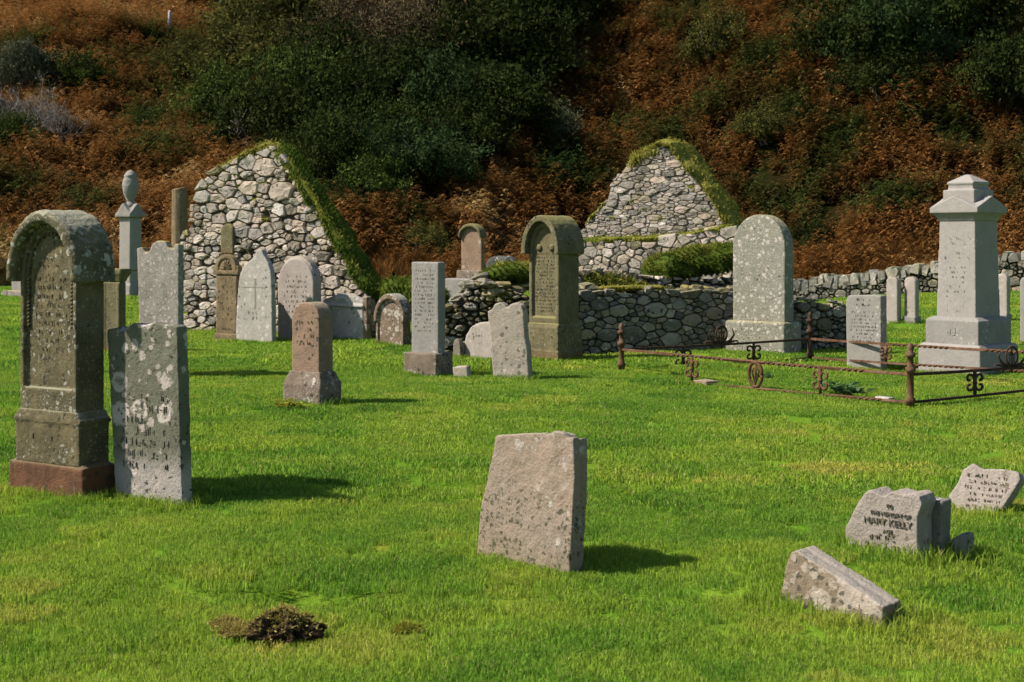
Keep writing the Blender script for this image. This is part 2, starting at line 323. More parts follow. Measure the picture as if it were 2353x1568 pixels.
# ------------------------------------------------------------------ instanced stuff (grass, bracken)
def instancer(name, pts, rotz, scale, tint, idx, variants, label, cat, tilt=None):
    coll = bpy.data.collections.new(name + '_source')
    for k, o in enumerate(variants): coll.objects.link(o)
    me = bpy.data.meshes.new(name); me.vertices.add(len(pts)); me.vertices.foreach_set('co', np.asarray(pts, np.float32).ravel())
    for nm, typ, arr in (('rz', 'FLOAT', rotz), ('sc', 'FLOAT', scale), ('tint', 'FLOAT', tint), ('ix', 'INT', idx)):
        a = me.attributes.new(nm, typ, 'POINT'); a.data.foreach_set('value', np.asarray(arr, np.float32 if typ == 'FLOAT' else np.int32))
    o = link(bpy.data.objects.new(name, me)); tag(o, label, cat, kind='stuff')
    g = bpy.data.node_groups.new(name + '_nodes', 'GeometryNodeTree')
    g.interface.new_socket('Geometry', in_out='INPUT', socket_type='NodeSocketGeometry'); g.interface.new_socket('Geometry', in_out='OUTPUT', socket_type='NodeSocketGeometry')
    gi = g.nodes.new('NodeGroupInput'); go = g.nodes.new('NodeGroupOutput')
    ip = g.nodes.new('GeometryNodeInstanceOnPoints'); ci = g.nodes.new('GeometryNodeCollectionInfo')
    ci.inputs['Collection'].default_value = coll; ci.inputs['Separate Children'].default_value = True; ci.inputs['Reset Children'].default_value = True
    def at(nm, typ):
        n = g.nodes.new('GeometryNodeInputNamedAttribute'); n.data_type = typ; n.inputs['Name'].default_value = nm; return n.outputs['Attribute']
    cx = g.nodes.new('ShaderNodeCombineXYZ'); g.links.new(at('rz', 'FLOAT'), cx.inputs[2])
    g.links.new(gi.outputs[0], ip.inputs['Points']); g.links.new(ci.outputs[0], ip.inputs['Instance'])
    ip.inputs['Pick Instance'].default_value = True; g.links.new(at('ix', 'INT'), ip.inputs['Instance Index'])
    g.links.new(cx.outputs[0], ip.inputs['Rotation']); g.links.new(at('sc', 'FLOAT'), ip.inputs['Scale'])
    g.links.new(ip.outputs[0], go.inputs[0])
    md = o.modifiers.new('scatter', 'NODES'); md.node_group = g
    return o
def blade_patch(name, size, n, h, w, mat, lean=.5, seed=0, clump=0):
    r = np.random.default_rng(seed)
    x = r.uniform(-size / 2, size / 2, n) * 1.15; y = r.uniform(-size / 2, size / 2, n) * 1.15
    if clump:
        cxs = r.uniform(-size / 2, size / 2, (clump, 2)); k = r.integers(0, clump, n)
        x = cxs[k, 0] + r.normal(0, size * .06, n); y = cxs[k, 1] + r.normal(0, size * .06, n)
    a = r.uniform(0, 6.283, n); hh = h * r.uniform(.45, 1.15, n); ww = w * r.uniform(.6, 1.2, n)
    ld = r.uniform(0, 6.283, n); ln = lean * r.uniform(.2, 1.3, n) * hh
    dx, dy = np.cos(a) * ww / 2, np.sin(a) * ww / 2; lx, ly = np.cos(ld) * ln, np.sin(ld) * ln
    z0 = np.full(n, -.02)
    p0 = np.stack([x - dx, y - dy, z0], -1); p1 = np.stack([x + dx, y + dy, z0], -1)
    p2 = np.stack([x + dx * .8 + lx * .4, y + dy * .8 + ly * .4, hh * .6], -1); p3 = np.stack([x - dx * .8 + lx * .4, y - dy * .8 + ly * .4, hh * .6], -1)
    p4 = np.stack([x + lx * 1.2, y + ly * 1.2, hh], -1)
    V = np.stack([p0, p1, p2, p3, p4], 1).reshape(-1, 3); b = np.arange(n) * 5
    F = np.concatenate([np.stack([b, b + 1, b + 2], -1), np.stack([b, b + 2, b + 3], -1), np.stack([b + 3, b + 2, b + 4], -1)])
    return npmesh(name, V, F, mat, parent=False, attr={'bv': np.repeat(r.uniform(0, 1, n), 5)})
GM = leaf_mat('mat_grass_blades', [(0, (.058, .155, .020)), (.35, (.152, .292, .033)), (.68, (.262, .372, .043)), (1, (.42, .40, .080))], trans=.45, straw=(.42, .36, .16))
BASES = []                     # base outlines of stones, for the longer grass round them
def lawn():
    var = []; specs = [('a', .24, 640, .0155, .0038), ('b', .42, 740, .019, .0075), ('c', .85, 800, .028, .017), ('d', .16, 45, .055, .0042)]
    for tname, s, n, h, w in specs:
        for k in range(3): var.append(blade_patch(f'grass_{tname}{k}', s, n, h, w, GM, 1.25 if tname != 'd' else .7, seed=ord(tname) * 7 + k))
    P, SC, IX = [], [], []
    for zi, (y0, y1, s) in enumerate(((2.6, 9.5, .24), (9.5, 19, .42), (19, 50, .85))):
        st = s * .86; ys = np.arange(y0, y1, st)
        for y in ys:
            hw = y * .43 + 1.2; xs = np.arange(-hw, hw, st); n = len(xs)
            xx = xs + nr.uniform(-.4, .4, n) * st; yy = y + nr.uniform(-.4, .4, n) * st
            ok = yy < foot(xx) + 1
            P.append(np.stack([xx, yy], -1)[ok]); SC.append(nr.uniform(.8, 1.2, n)[ok]); IX.append((zi * 3 + nr.integers(0, 3, n))[ok])
    for (pts, big) in BASES:
        q = np.array(pts); L = len(q)
        for i in range(L):
            a, b = q[i], q[(i + 1) % L]; m = max(2, int(np.linalg.norm(b - a) / .05))
            t = nr.uniform(0, 1, m)[:, None]; pp = a + (b - a) * t + nr.normal(0, .03, (m, 2))
            P.append(pp); SC.append(nr.uniform(.5, 1.15, m) * big); IX.append(9 + nr.integers(0, 3, m))
    m = 500; yy = 3.5 * np.exp(nr.uniform(0, 1.9, m)); xx = nr.uniform(-.42, .42, m) * yy         # odd longer tufts
    P.append(np.stack([xx, yy], -1)); SC.append(nr.uniform(.4, .8, m)); IX.append(9 + nr.integers(0, 3, m))
    P = np.concatenate(P); SC = np.concatenate(SC); IX = np.concatenate(IX); x, y = P[:, 0], P[:, 1]
    tint = .50 + .6 * fbm(x / 1.9, y / 1.5, 41) + .95 * fbm(x / .45, y / .40, 57, 2) + nr.normal(0, .07, len(x))
    ye = (np.exp(-(((x + .1) / .9) ** 2 + ((y - 6.75) / .4) ** 2)) + .8 * np.exp(-(((x - 1.6) / .6) ** 2 + ((y - 6.0) / .2) ** 2))
          + .6 * np.exp(-(((x - 12) / 6) ** 2 + ((y - 24) / 1.2) ** 2)))
    tint = tint + .22 * ye - .4 * np.exp(-(((x + .95) / .4) ** 2 + ((y - 6.85) / .2) ** 2))  # last term darkens the grass in the clod's hollow, shade put into the tint
    SC = SC * (1 + .55 * np.clip(fbm(x / .9, y / .8, 77), -.3, .4))
    Z = ground_z(x, y)
    instancer('grass', np.stack([x, y, Z], -1), nr.uniform(0, 6.283, len(x)), SC, np.clip(tint, 0, 1), IX, var, 'short green lawn grass all over the churchyard', 'grass')
def frond_clump(name, seed, mat, nf=9, L=.85, upright=.95, wide=.125, pairs=10):
    r = np.random.default_rng(seed); V = []; F = []; bv = []
    for f in range(nf):
        a = r.uniform(0, 6.283); l = L * r.uniform(.6, 1.15); up = upright * r.uniform(.5, 1.5); tone = r.uniform(0, 1)
        ox, oy = r.normal(0, .16, 2); d = np.array([math.cos(a), math.sin(a), 0]); sd_ = np.array([-d[1], d[0], 0])
        for i in range(pairs):
            t = (i + 1.2) / (pairs + .6); c = np.array([ox, oy, 0]) + d * l * (t * .62) + np.array([0, 0, up * math.sin(min(t * 2.1, 2.6)) * l])
            ww = wide * (1 - t * .8) * r.uniform(.75, 1.2) * (l / .75)
            for s in (-1, 1):
                tip = c + sd_ * s * ww * 1.5 + d * ww * .5 + np.array([0, 0, -ww * r.uniform(.0, .75) + r.normal(0, .02)]); base = len(V)
                e = d * ww * .42
                V += [c - e * .6, c + e * .8, tip + e * .35, tip - e * .3]; F.append((base, base + 1, base + 2, base + 3)); bv += [tone * .6 + r.uniform(0, .34)] * 4
    return npmesh(name, np.array(V), np.array(F), mat, parent=False, attr={'bv': bv})
BM = leaf_mat('mat_bracken', [(0, (.022, .045, .012)), (.22, (.075, .095, .020)), (.34, (.080, .062, .018)), (.55, (.175, .080, .022)), (.8, (.275, .140, .044)), (1, (.42, .32, .14))], trans=.3, straw=(.50, .30, .09))
BUSH_XY = []
def bracken():
    var = [frond_clump(f'frond_a{k}', 100 + k, BM) for k in range(5)]
    var += [blade_patch(f'tall_grass_b{k}', .5, 90, .75, .02, BM, .55, seed=300 + k, clump=9) for k in range(2)]
    n = 110000
    y = 42 + 150 * nr.uniform(0, 1, n) ** 2.0; x = nr.uniform(-.50, .50, n) * y * 1.05
    f = foot(x); keep = (y > f - .5)
    dens = np.where(y < 85, 1, .8); keep &= nr.uniform(0, 1, n) < dens
    x, y = x[keep], y[keep]; f = foot(x)
    gap = fbm(x / 1.5, y / 1.9, 91, 2) + .5 * fbm(x / 5, y / 5, 95, 2); near_ = 1 - sstep(y, 75, 100); k2 = nr.uniform(0, 1, len(x)) < 1 - near_ * (1 - (.06 + .94 * sstep(gap, -.16, .03))); x, y, f = x[k2], y[k2], f[k2]
    tint = .57 + 1.1 * fbm(x / 7.5, y / 7.5, 61) + 1.25 * fbm(x / 1.7, y / 1.7, 71, 2) + nr.normal(0, .10, len(x))
    for vx, vy, rp, am in ((330, 300, 70, .3), (420, 200, 90, .3), (250, 420, 60, .22), (520, 150, 60, .22), (380, 380, 60, .3), (1640, 110, 70, .3), (1750, 160, 45, .4), (1500, 200, 60, .25), (1350, 230, 70, .2), (2060, 520, 45, .35), (1290, 420, 50, .3), (1420, 300, 40, .3), (1900, 330, 70, .2), (150, 330, 50, .3), (2200, 330, 60, .25), (960, 560, 40, .3)):
        d_ = hithill(vx, vy); x_ = (vx - CX) / FPX * d_; r_ = rp / FPX * d_; tint = tint - am * np.exp(-(((x - x_) / r_) ** 2 + ((y - d_) / (r_ * 1.6)) ** 2))
    up_left = sstep(-x, 6, 26) * sstep(y, 70, 95); tint = tint * (1 - .5 * up_left) + .5 * up_left * .76
    tint = np.where(y - f < 4.5, tint * .55 + .34, tint)
    pale = sstep(y, 118, 135) * sstep(-x, 18, 34); tint = tint + pale * .5
    gap = gap[k2]; sc_ = nr.uniform(.65, 1.25, len(x)) * (1 + 1.1 * np.clip(gap, -.25, .35)) * (1 + .25 * sstep(y, 70, 110)); ix = nr.integers(0, 5, len(x))
    ix = np.where((y - f < 3.2) & (nr.uniform(0, 1, len(x)) < .6), 5 + nr.integers(0, 2, len(x)), ix)
    z = hill_z(x, y)
    instancer('bracken', np.stack([x, y, z - .05], -1), nr.uniform(0, 6.283, len(x)), sc_, np.clip(tint, 0, 1), ix, var, 'rust brown autumn bracken covering the hillside', 'bracken')
bracken()

# ------------------------------------------------------------------ bushes on the hill
def tube(pts, rads, sides=6):
    V = []; F = []
    pts = [Vector(p) for p in pts]
    for i, p in enumerate(pts):
        d = (pts[min(i + 1, len(pts) - 1)] - pts[max(i - 1, 0)]).normalized()
        ax = d.cross(Vector((.13, .31, .94)));
        if ax.length < .05: ax = d.cross(Vector((1, 0, 0)))
        ax.normalize(); bx = d.cross(ax)
        for k in range(sides):
            a = 6.28318 * k / sides; V.append(p + (ax * math.cos(a) + bx * math.sin(a)) * rads[i])
    for i in range(len(pts) - 1):
        for k in range(sides):
            j = (k + 1) % sides; F.append((i * sides + k, i * sides + j, (i + 1) * sides + j, (i + 1) * sides + k))
    F.append(tuple(range(sides))[::-1]); F.append(tuple(range((len(pts) - 1) * sides, len(pts) * sides)))
    return V, F
def join(parts):
    V = []; F = []
    for v, f in parts:
        b = len(V); V += list(v); F += [tuple(i + b for i in q) for q in f]
    return V, F
def branches(seed, n=9, H=1.0, twig=3, spread=.7, r0=.045):
    r = random.Random(seed); out = []
    def grow(p, d, l, rad, lev):
        q = p + d * l * .5 + Vector((r.gauss(0, .06), r.gauss(0, .06), r.gauss(0, .03))) * l
        e = q + (d + Vector((r.gauss(0, .25), r.gauss(0, .25), r.gauss(0, .15)))).normalized() * l * .5
        out.append(tube([p, q, e], [rad, rad * .8, rad * .5], 5 if lev < 2 else 3))
        if lev < twig:
            for k in range(3 if lev else 4):
                nd = (d + Vector((r.gauss(0, .6), r.gauss(0, .6), r.gauss(.15, .35)))).normalized()
                grow(q.lerp(e, r.uniform(.1, 1)), nd, l * r.uniform(.5, .75), rad * .52, lev + 1)
    for i in range(n):
        a = r.uniform(0, 6.28); d = Vector((math.cos(a) * spread, math.sin(a) * spread, 1)).normalized()
        grow(Vector((r.gauss(0, .08), r.gauss(0, .08), -.1)), d, H * r.uniform(.32, .5), r0, 0)
    return join(out)
def crown_mesh(name, seed, mat, n=7000, lobes=16, leaf=.055, flat=.8):
    r = np.random.default_rng(seed)
    c = r.normal(0, 1, (lobes, 3)); c /= np.linalg.norm(c, axis=1)[:, None]; c *= r.uniform(.25, .72, (lobes, 1)); c[:, 2] = np.abs(c[:, 2]) * flat + .28
    rad = r.uniform(.20, .38, lobes); k = r.integers(0, lobes, n)
    d = r.normal(0, 1, (n, 3)); d /= np.linalg.norm(d, axis=1)[:, None]
    p = c[k] + d * (rad[k] * r.uniform(.55, 1.12, n) ** .6)[:, None]
    ns = 70; sp = r.normal(0, 1, (ns, 3)); sp /= np.linalg.norm(sp, axis=1)[:, None]; sp[:, 2] = np.abs(sp[:, 2]); kk = r.integers(0, ns, n); ms = r.random(n) < .22
    spray = sp[kk] * (.55 + .62 * r.random(n) ** .7 * (.6 + .4 * ((kk * 37) % 10) / 10))[:, None] * np.array([1, 1, flat * 1.15]) + r.normal(0, .055, (n, 3)) + np.array([0, 0, .22]); p[ms] = spray[ms]
    p += .05 * np.sin(p[:, [1, 2, 0]] * 17 + seed)
    nrm = d + r.normal(0, .7, (n, 3)); nrm /= np.linalg.norm(nrm, axis=1)[:, None]
    t = np.cross(nrm, r.normal(0, 1, (n, 3))); t /= np.linalg.norm(t, axis=1)[:, None]; b = np.cross(nrm, t)
    s = (leaf * r.uniform(.5, 1.3, n))[:, None]
    V = np.stack([p - t * s, p + b * s * .55, p + t * s, p - b * s * .55], 1).reshape(-1, 3); i = np.arange(n) * 4
    F = np.stack([i, i + 1, i + 2, i + 3], -1)
    o = npmesh(name, V, F, mat, parent=False, attr={'bv': np.repeat(r.uniform(0, 1, n), 4)}); return o.data
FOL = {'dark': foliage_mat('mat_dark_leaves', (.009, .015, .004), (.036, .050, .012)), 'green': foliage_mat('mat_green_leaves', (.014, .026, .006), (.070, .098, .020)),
       'blue': foliage_mat('mat_blue_green_leaves', (.012, .026, .009), (.050, .085, .028)), 'twig': foliage_mat('mat_brown_twigs', (.038, .030, .016), (.115, .090, .050)),
       'olive': foliage_mat('mat_olive_leaves', (.034, .042, .012), (.13, .125, .032)), 'grey': foliage_mat('mat_grey_green_leaves', (.034, .042, .024), (.095, .11, .065))}
CROWN = {}
for i, key in enumerate(FOL):
    for v in range(2): CROWN[key, v] = crown_mesh(f'crown_{key}', 500 + i * 10 + v, FOL[key], n=13000, leaf=.022 if key == 'twig' else .032)
TRUNKS = []
for v in range(3):
    V, F = branches(900 + v, 6, 1.0, 2); o = mesh('trunk', V, F, M['bark']); sc.collection.objects.unlink(o); TRUNKS.append(o.data)
V, F = branches(950, 11, 1.0, 4, .8, .03); o = mesh('trunk', V, F, simple_mat('mat_pale_twigs', (.10, .095, .085), (.19, .18, .165), 10)); sc.collection.objects.unlink(o); BARE = o.data
def bush(vx, vy, rpx, key, label, name='bush', tall=1.0, bare=False, group='bushes in the hillside thicket'):
    d = hithill(vx, vy + rpx * .55); x = (vx - CX) / FPX * d; z = float(hill_z(x, d)); r = rpx * d / FPX
    root = empty(name, (x, d, z), rnd.uniform(0, 6.28), label, 'bush', group)
    s = r * 1.75
    tr = bpy.data.objects.new('trunk', BARE if bare else rnd.choice(TRUNKS)); link(tr, root); tr.scale = (s, s, s * tall * 1.15)
    if key:
        c = bpy.data.objects.new('crown', CROWN[key, rnd.randint(0, 1)]); link(c, root); e = rnd.uniform(.8, 1.3); c.scale = (s * e, s / e, s * rnd.uniform(.95, 1.35) * tall)
for a in (
    (505, 250, 80, 'green', 'green bush at the lower left edge of the big thicket'),
    (590, 165, 88, 'olive', 'olive green bush on the upper left slope of the thicket'),
    (600, 320, 88, 'dark', 'dark bush directly above the left gable top'),
    (690, 95, 92, 'olive', 'yellow olive bush at the top left of the thicket'),
    (680, 240, 95, 'green', 'mid green bush above the left gable in the thicket'),
    (840, 105, 105, 'twig', 'brown twiggy bush along the top of the thicket, the left one'),
    (985, 95, 105, 'twig', 'brown twiggy bush along the top of the thicket, the right one'),
    (780, 285, 95, 'dark', 'very dark bush in the middle of the thicket'),
    (900, 230, 90, 'dark', 'dark bush below the twiggy bushes in the thicket'),
    (880, 340, 80, 'green', 'green bush right of the left gable peak, low in the thicket'),
    (1010, 275, 78, 'blue', 'blue green bush catching light in the middle of the thicket'),
    (960, 390, 75, 'blue', 'blue green bush low in the thicket above the far arched headstone'),
    (760, 400, 80, 'dark', 'dark bush behind the turfed slope of the left gable'),
    (850, 450, 62, 'green', 'small leafy bush beside the turfed slope of the left gable'),
    (1110, 170, 105, 'dark', 'black shaded bush at the right edge of the thicket'),
    (1215, 70, 110, 'dark', 'black shaded bush at the top centre of the hillside'),
    (1060, 330, 75, 'dark', 'dark bush at the lower right edge of the thicket'),
    (930, 160, 95, 'twig', 'brown twiggy bush between the two along the top of the thicket'),
    (760, 180, 95, 'dark', 'dark bush under the left twiggy bush in the thicket'),
    (1040, 180, 95, 'dark', 'dark bush under the right twiggy bush in the thicket'),
    (640, 390, 60, 'dark', 'low dark bush hard against the left gable peak'),
    (1120, 260, 85, 'dark', 'black bush between the blue green bush and the bracken'),
    (1160, 170, 85, 'dark', 'black bush second from the top centre of the hillside'),
    (1270, 20, 90, 'dark', 'black bush cut by the top edge right of centre'),
    (450, 170, 55, 'olive', 'small olive bush at the far left tip of the thicket'),
    (860, 400, 62, 'blue', 'blue green bush over the turfed slope of the left gable'),
    (780, 480, 45, 'dark', 'small black bush tucked behind the turfed slope'),
    (545, 80, 55, 'olive', 'small yellowing bush high at the left tip of the thicket'),
    (2030, 200, 70, 'dark', 'dark bush below the grey green bush on the right hillside'),
    (2150, 30, 90, 'dark', 'dark bush at the top edge left of the top right bush'),
    (1265, 310, 52, 'grey', 'small grey green bush alone in the bracken left of the right gable'),
    (60, 190, 50, 'grey', 'grey green bush at the far left of the hillside'),
    (165, 195, 60, 'green', 'green bush second from the left edge of the hillside'),
    (20, 330, 42, 'green', 'green bush at the left edge under the bare branches'),
    (1960, 120, 92, 'dark', 'dark bush above the two small headstones, the left of the right hand group'),
    (2090, 125, 88, 'blue', 'grey green bush in the middle of the right hand hillside'),
    (2235, 60, 110, 'dark', 'black bush at the top right of the hillside'),
    (2290, 210, 80, 'dark', 'dark bush above the white obelisk at the right edge'),
    (1870, 575, 42, 'dark', 'low dark shrub behind the churchyard wall beside the tall lichened headstone'),
    (1760, 300, 50, 'olive', 'green patch of bush right of the right gable peak'),
    (1650, 120, 55, 'olive', 'olive bush high in the bracken over the right gable'),
    (965, 575, 40, 'olive', 'pale olive shrub behind the turf slope of the left gable'),
    (165, 620, 45, 'olive', 'low olive scrub behind the left headstones'),
    (30, 610, 45, 'green', 'low green scrub at the left edge behind the churchyard'),
): bush(*a)
bush(45, 285, 85, None, 'bare grey branched bush at the left edge of the hillside', 'bare_bush', bare=True)
bush(150, 300, 55, None, 'smaller bare grey bush beside the left edge bush', 'bare_bush', bare=True)
for (vx, vt, vb, lab) in ((389, 48, 84, 'short pale marker post on the upper left hillside'), (507, 0, 28, 'pale marker post at the top edge of the hillside')):
    d = hithill(vx, vb); x = (vx - CX) / FPX * d; h = (vb - vt) / FPX * d + .6
    V, F = tube([(0, 0, -.4), (.01, 0, h * .5), (.03, 0, h * .93), (.03, 0, h)], [.12, .11, .10, .05], 8)
    o = mesh('marker_post', V, F, M['post']); o.location = (x, d, float(hill_z(x, d))); tag(o, lab, 'post')
# ------------------------------------------------------------------ closed solids, joined by voxel remesh into one worn body
def box(x0, x1, y0, y1, z0, z1):
    V = [(x, y, z) for z in (z0, z1) for y in (y0, y1) for x in (x0, x1)]
    return V, [(0, 2, 3, 1), (4, 5, 7, 6), (0, 1, 5, 4), (2, 6, 7, 3), (0, 4, 6, 2), (1, 3, 7, 5)]
def ext(poly, y0, y1):
    if sum(poly[i][0] * poly[(i + 1) % len(poly)][1] - poly[(i + 1) % len(poly)][0] * poly[i][1] for i in range(len(poly))) < 0: poly = poly[::-1]
    n = len(poly); V = [(x, y0, z) for x, z in poly] + [(x, y1, z) for x, z in poly]
    F = [tuple(range(n)), tuple(range(2 * n - 1, n - 1, -1))] + [((i + 1) % n, i, n + i, n + (i + 1) % n) for i in range(n)]
    return V, F
def frust(z0, a0, b0, z1, a1, b1, cx=0, cy=0):
    V = [(cx + sx * a0, cy + sy * b0, z0) for sy in (-1, 1) for sx in (-1, 1)] + [(cx + sx * a1, cy + sy * b1, z1) for sy in (-1, 1) for sx in (-1, 1)]
    return V, [(0, 2, 3, 1), (4, 5, 7, 6), (0, 1, 5, 4), (2, 6, 7, 3), (0, 4, 6, 2), (1, 3, 7, 5)]
def lathe(prof, sides=20, sx=1, sy=1):
    V = []; F = []; n = len(prof)
    for r, z in prof:
        for k in range(sides): V.append((r * sx * math.cos(6.28318 * k / sides), r * sy * math.sin(6.28318 * k / sides), z))
    for i in range(n - 1):
        for k in range(sides):
            j = (k + 1) % sides; F.append((i * sides + k, i * sides + j, (i + 1) * sides + j, (i + 1) * sides + k))
    F.append(tuple(range(sides))[::-1]); F.append(tuple(range((n - 1) * sides, n * sides)))
    return V, F
def arch(w, z0, zs, rise, n=18, p=2.0):
    """rectangle with a round (p=2) or pointed (p<2) head; zs = springing"""
    out = [(w / 2, z0)]
    for i in range(n + 1):
        a = math.pi * i / n; c, s = math.cos(a), math.sin(a)
        out.append((w / 2 * math.copysign(abs(c) ** (2 / p), c), zs + rise * abs(s) ** (2 / p)))
    return out + [(-w / 2, z0)]
def archring(wo, wi, z0, zs, ro, ri, n=18):
    return arch(wo, z0, zs, ro, n) + arch(wi, z0, zs, ri, n)[::-1]
CLOUD = {}
def cloudtex(scale):
    if scale not in CLOUD:
        t = bpy.data.textures.new('wear', 'CLOUDS'); t.noise_scale = scale; t.noise_depth = 3; CLOUD[scale] = t
    return CLOUD[scale]
def body(name, parent, prims, mat, vox=.018, wear=.012, wscale=.12, label=None, fine=.004):
    wear *= .62; vox *= .85
    V, F = join(prims); o = mesh(name, V, F, mat, parent)
    m = o.modifiers.new('solid', 'REMESH'); m.mode = 'VOXEL'; m.voxel_size = vox; m.use_smooth_shade = True
    if wear:
        d = o.modifiers.new('worn', 'DISPLACE'); d.texture = cloudtex(wscale); d.strength = wear; d.mid_level = .5; d.texture_coords = 'GLOBAL'
    if fine:
        d = o.modifiers.new('pitted', 'DISPLACE'); d.texture = cloudtex(.03); d.strength = fine; d.mid_level = .5; d.texture_coords = 'GLOBAL'
    if label: o['label'] = label
    return o
class Fit:
    """a stone standing at the near right corner (vc, vb), front turned left by a degrees; vl / vr = far corners of front and side"""
    def __init__(s, vl, vc, vr, vb, a, d=None, z=None):
        s.a = R(a); ca, sa = math.cos(s.a), math.sin(s.a)
        s.Y = d or hit(vc, vb); s.X = (vc - CX) / FPX * s.Y; s.z = (CAMZ - (vb - HZ) / FPX * s.Y) if z is None else z
        uL, uR = (vl - CX) / FPX, (vr - CX) / FPX
        s.w = (s.X - uL * s.Y) / (ca + uL * sa); s.t = (uR * s.Y - s.X) / (sa - uR * ca) if vr else .1
        s.vb = vb; s.ca, s.sa = ca, sa
        s.c = (s.X - s.w / 2 * ca + s.t / 2 * sa, s.Y + s.w / 2 * sa + s.t / 2 * ca)
    def h(s, vy): return (s.vb - vy) / FPX * s.Y
    def tr(s, pts):
        out = []
        for vx, vy in pts:
            u = (vx - CX) / FPX; q = (s.X - u * s.Y) / (s.ca + u * s.sa); dep = s.Y + q * s.sa
            out.append((s.w / 2 - q, CAMZ - (vy - HZ) / FPX * dep - s.z))
        return out
    def root(s, name, label, cat='headstone', group=None, tuft=1.0, lean=(0, 0), grow=1.0):
        o = empty(name, (s.c[0], s.c[1], s.z), 0, label, cat, group)
        o.rotation_euler = (R(lean[0]), R(lean[1]), -s.a); o.rotation_mode = 'XYZ'
        if tuft:
            cs = []
            for lx, ly in ((-1, -1), (1, -1), (1, 1), (-1, 1)):
                x, y = lx * (s.w / 2 * grow + .03), ly * (s.t / 2 * grow + .03); cs.append((s.c[0] + x * s.ca + y * s.sa, s.c[1] - x * s.sa + y * s.ca))
            BASES.append((cs, tuft))
        return o
def worn_text(parent, x0, x1, z0, z1, rows, mat, y, seed, hgt=None, keep=.7, name='inscription', narrow=.65, th=.13):
    """rows of weathered incised letters, too worn to read"""
    r = random.Random(seed); P = []; step = (z1 - z0) / rows; hh = hgt or step * .5
    for k in range(rows):
        zc = z1 - step * (k + .5); w = (x1 - x0) * r.uniform(narrow, 1); x = (x0 + x1) / 2 - w / 2; lw = hh * .62; t = hh * th
        while x < (x0 + x1) / 2 + w / 2 - lw:
            if r.random() < .13: x += lw * .9; continue
            if r.random() < keep:
                for q in range(r.choice((2, 2, 3))):
                    m = r.random()
                    if m < .5: xa = x + r.choice((0, lw * .6)); za = zc - hh / 2 + r.uniform(0, hh * .25); P.append(box(xa, xa + t, y - .003, y + .006, za, za + hh * r.uniform(.45, .95)))
                    else: za = zc - hh / 2 + r.choice((0, .42, .85)) * hh; P.append(box(x, x + lw * r.uniform(.4, .8), y - .0025, y + .006, za, za + t * .85))
            x += lw * 1.3
    if P: V, F = join(P); return tag(mesh(name, V, F, mat, parent, smooth=False), kind='stuff')
def real_text(parent, txt, x, z, size, y, mat, name='inscription', squash=1.0):
    c = bpy.data.curves.new('t', 'FONT'); c.body = txt; c.size = size; c.align_x = 'CENTER'; c.extrude = .003; c.offset = -size * .004
    o = bpy.data.objects.new('t', c); sc.collection.objects.link(o); bpy.context.view_layer.update()
    me = bpy.data.meshes.new_from_object(o.evaluated_get(bpy.context.evaluated_depsgraph_get())); bpy.data.objects.remove(o)
    me.materials.clear(); me.materials.append(mat)
    n = bpy.data.objects.new(name, me); link(n, parent); n.location = (x, y, z); n.rotation_euler = (R(90), 0, 0); n.scale = (squash, 1, 1); return n
G = dict
# ---- big olive sandstone with hooded round head, left
f = Fit(20, 190, 267, 1148, 32); g = f.root('hooded_headstone', 'tall olive sandstone headstone with heavy rounded hood and rope moulding, at left', tuft=1.1)
w, t = f.w, f.t; hb, hp, hs, ht = f.h(1072), f.h(962), f.h(640), f.h(497); sw = w * .76; stt = t * .84
body('base', g, [box(-w / 2, w / 2, -t / 2, t / 2, -.15, hb - .02), frust(hb - .03, w / 2 - .004, t / 2 - .004, hb, w / 2 - .03, t / 2 - .03)], M['archbase'], .014, .014, label='rusty red base block')
body('plinth', g, [box(-w * .43, w * .43, -t * .45, t * .45, hb - .02, hp - .05), box(-w * .445, w * .445, -t * .47, t * .47, hp - .05, hp - .025), frust(hp - .026, w * .44, t * .46, hp + .03, sw / 2 + .005, stt / 2 + .005)], M['arch'], .013, .010)
rise = (ht - hs) * .9
prims = [ext(arch(sw, hp, hs, rise), -stt / 2 + .03, stt / 2), ext(archring(sw, sw * .86, hp + .16, hs, rise, rise * .88), -stt / 2, -stt / 2 + .045), box(-sw / 2, sw / 2, -stt / 2, 0, hp, hp + .17)]
body('shaft', g, prims, M['arch'], .011, .006)
rope = []
for i in range(46):
    q = i / 45.0
    if q < .28 or q > .72:
        z = hs - (.28 - min(q, 1 - q)) * 1.15; x = math.copysign(sw * .385, .5 - q) * 1
    else:
        a = math.pi * (q - .28) / .44; x = sw * .385 * math.cos(a); z = hs + rise * .80 * math.sin(a)
    V, F = lathe([(.002, -.012), (.009, -.008), (.012, 0), (.009, .008), (.002, .012)], 8); rope.append(([(vx * .9 + x + vz * .4, vy - stt / 2 + .02, vz + z) for vx, vy, vz in V], F))
V, F = join(rope); tag(mesh('rope_moulding', V, F, M['arch'], g), kind='stuff')
hood = ext(archring(sw + .15, sw - .01, hs - .03, hs, rise + .085, rise - .005), -stt / 2 - .055, stt / 2 + .035)
body('hood', g, [hood, ext(archring(sw + .11, sw + .03, hs - .02, hs, rise + .06, rise + .01), -stt / 2 - .075, -stt / 2)], M['crust'], .013, .030, label='lichen crusted hood')
worn_text(g, -sw * .33, sw * .33, hp + .40, hs + .02, 9, M['ink2'], -stt / 2 + .028, 5, keep=.75)
worn_text(g, -sw * .15, sw * .2, hs + .06, hs + .14, 2, M['ink2'], -stt / 2 + .028, 6, keep=.5, hgt=.022)
worn_text(g, -w * .25, w * .2, hb + .11, hp - .1, 1, M['ink2'], -t * .45 - .002, 8, keep=.5, hgt=.04)
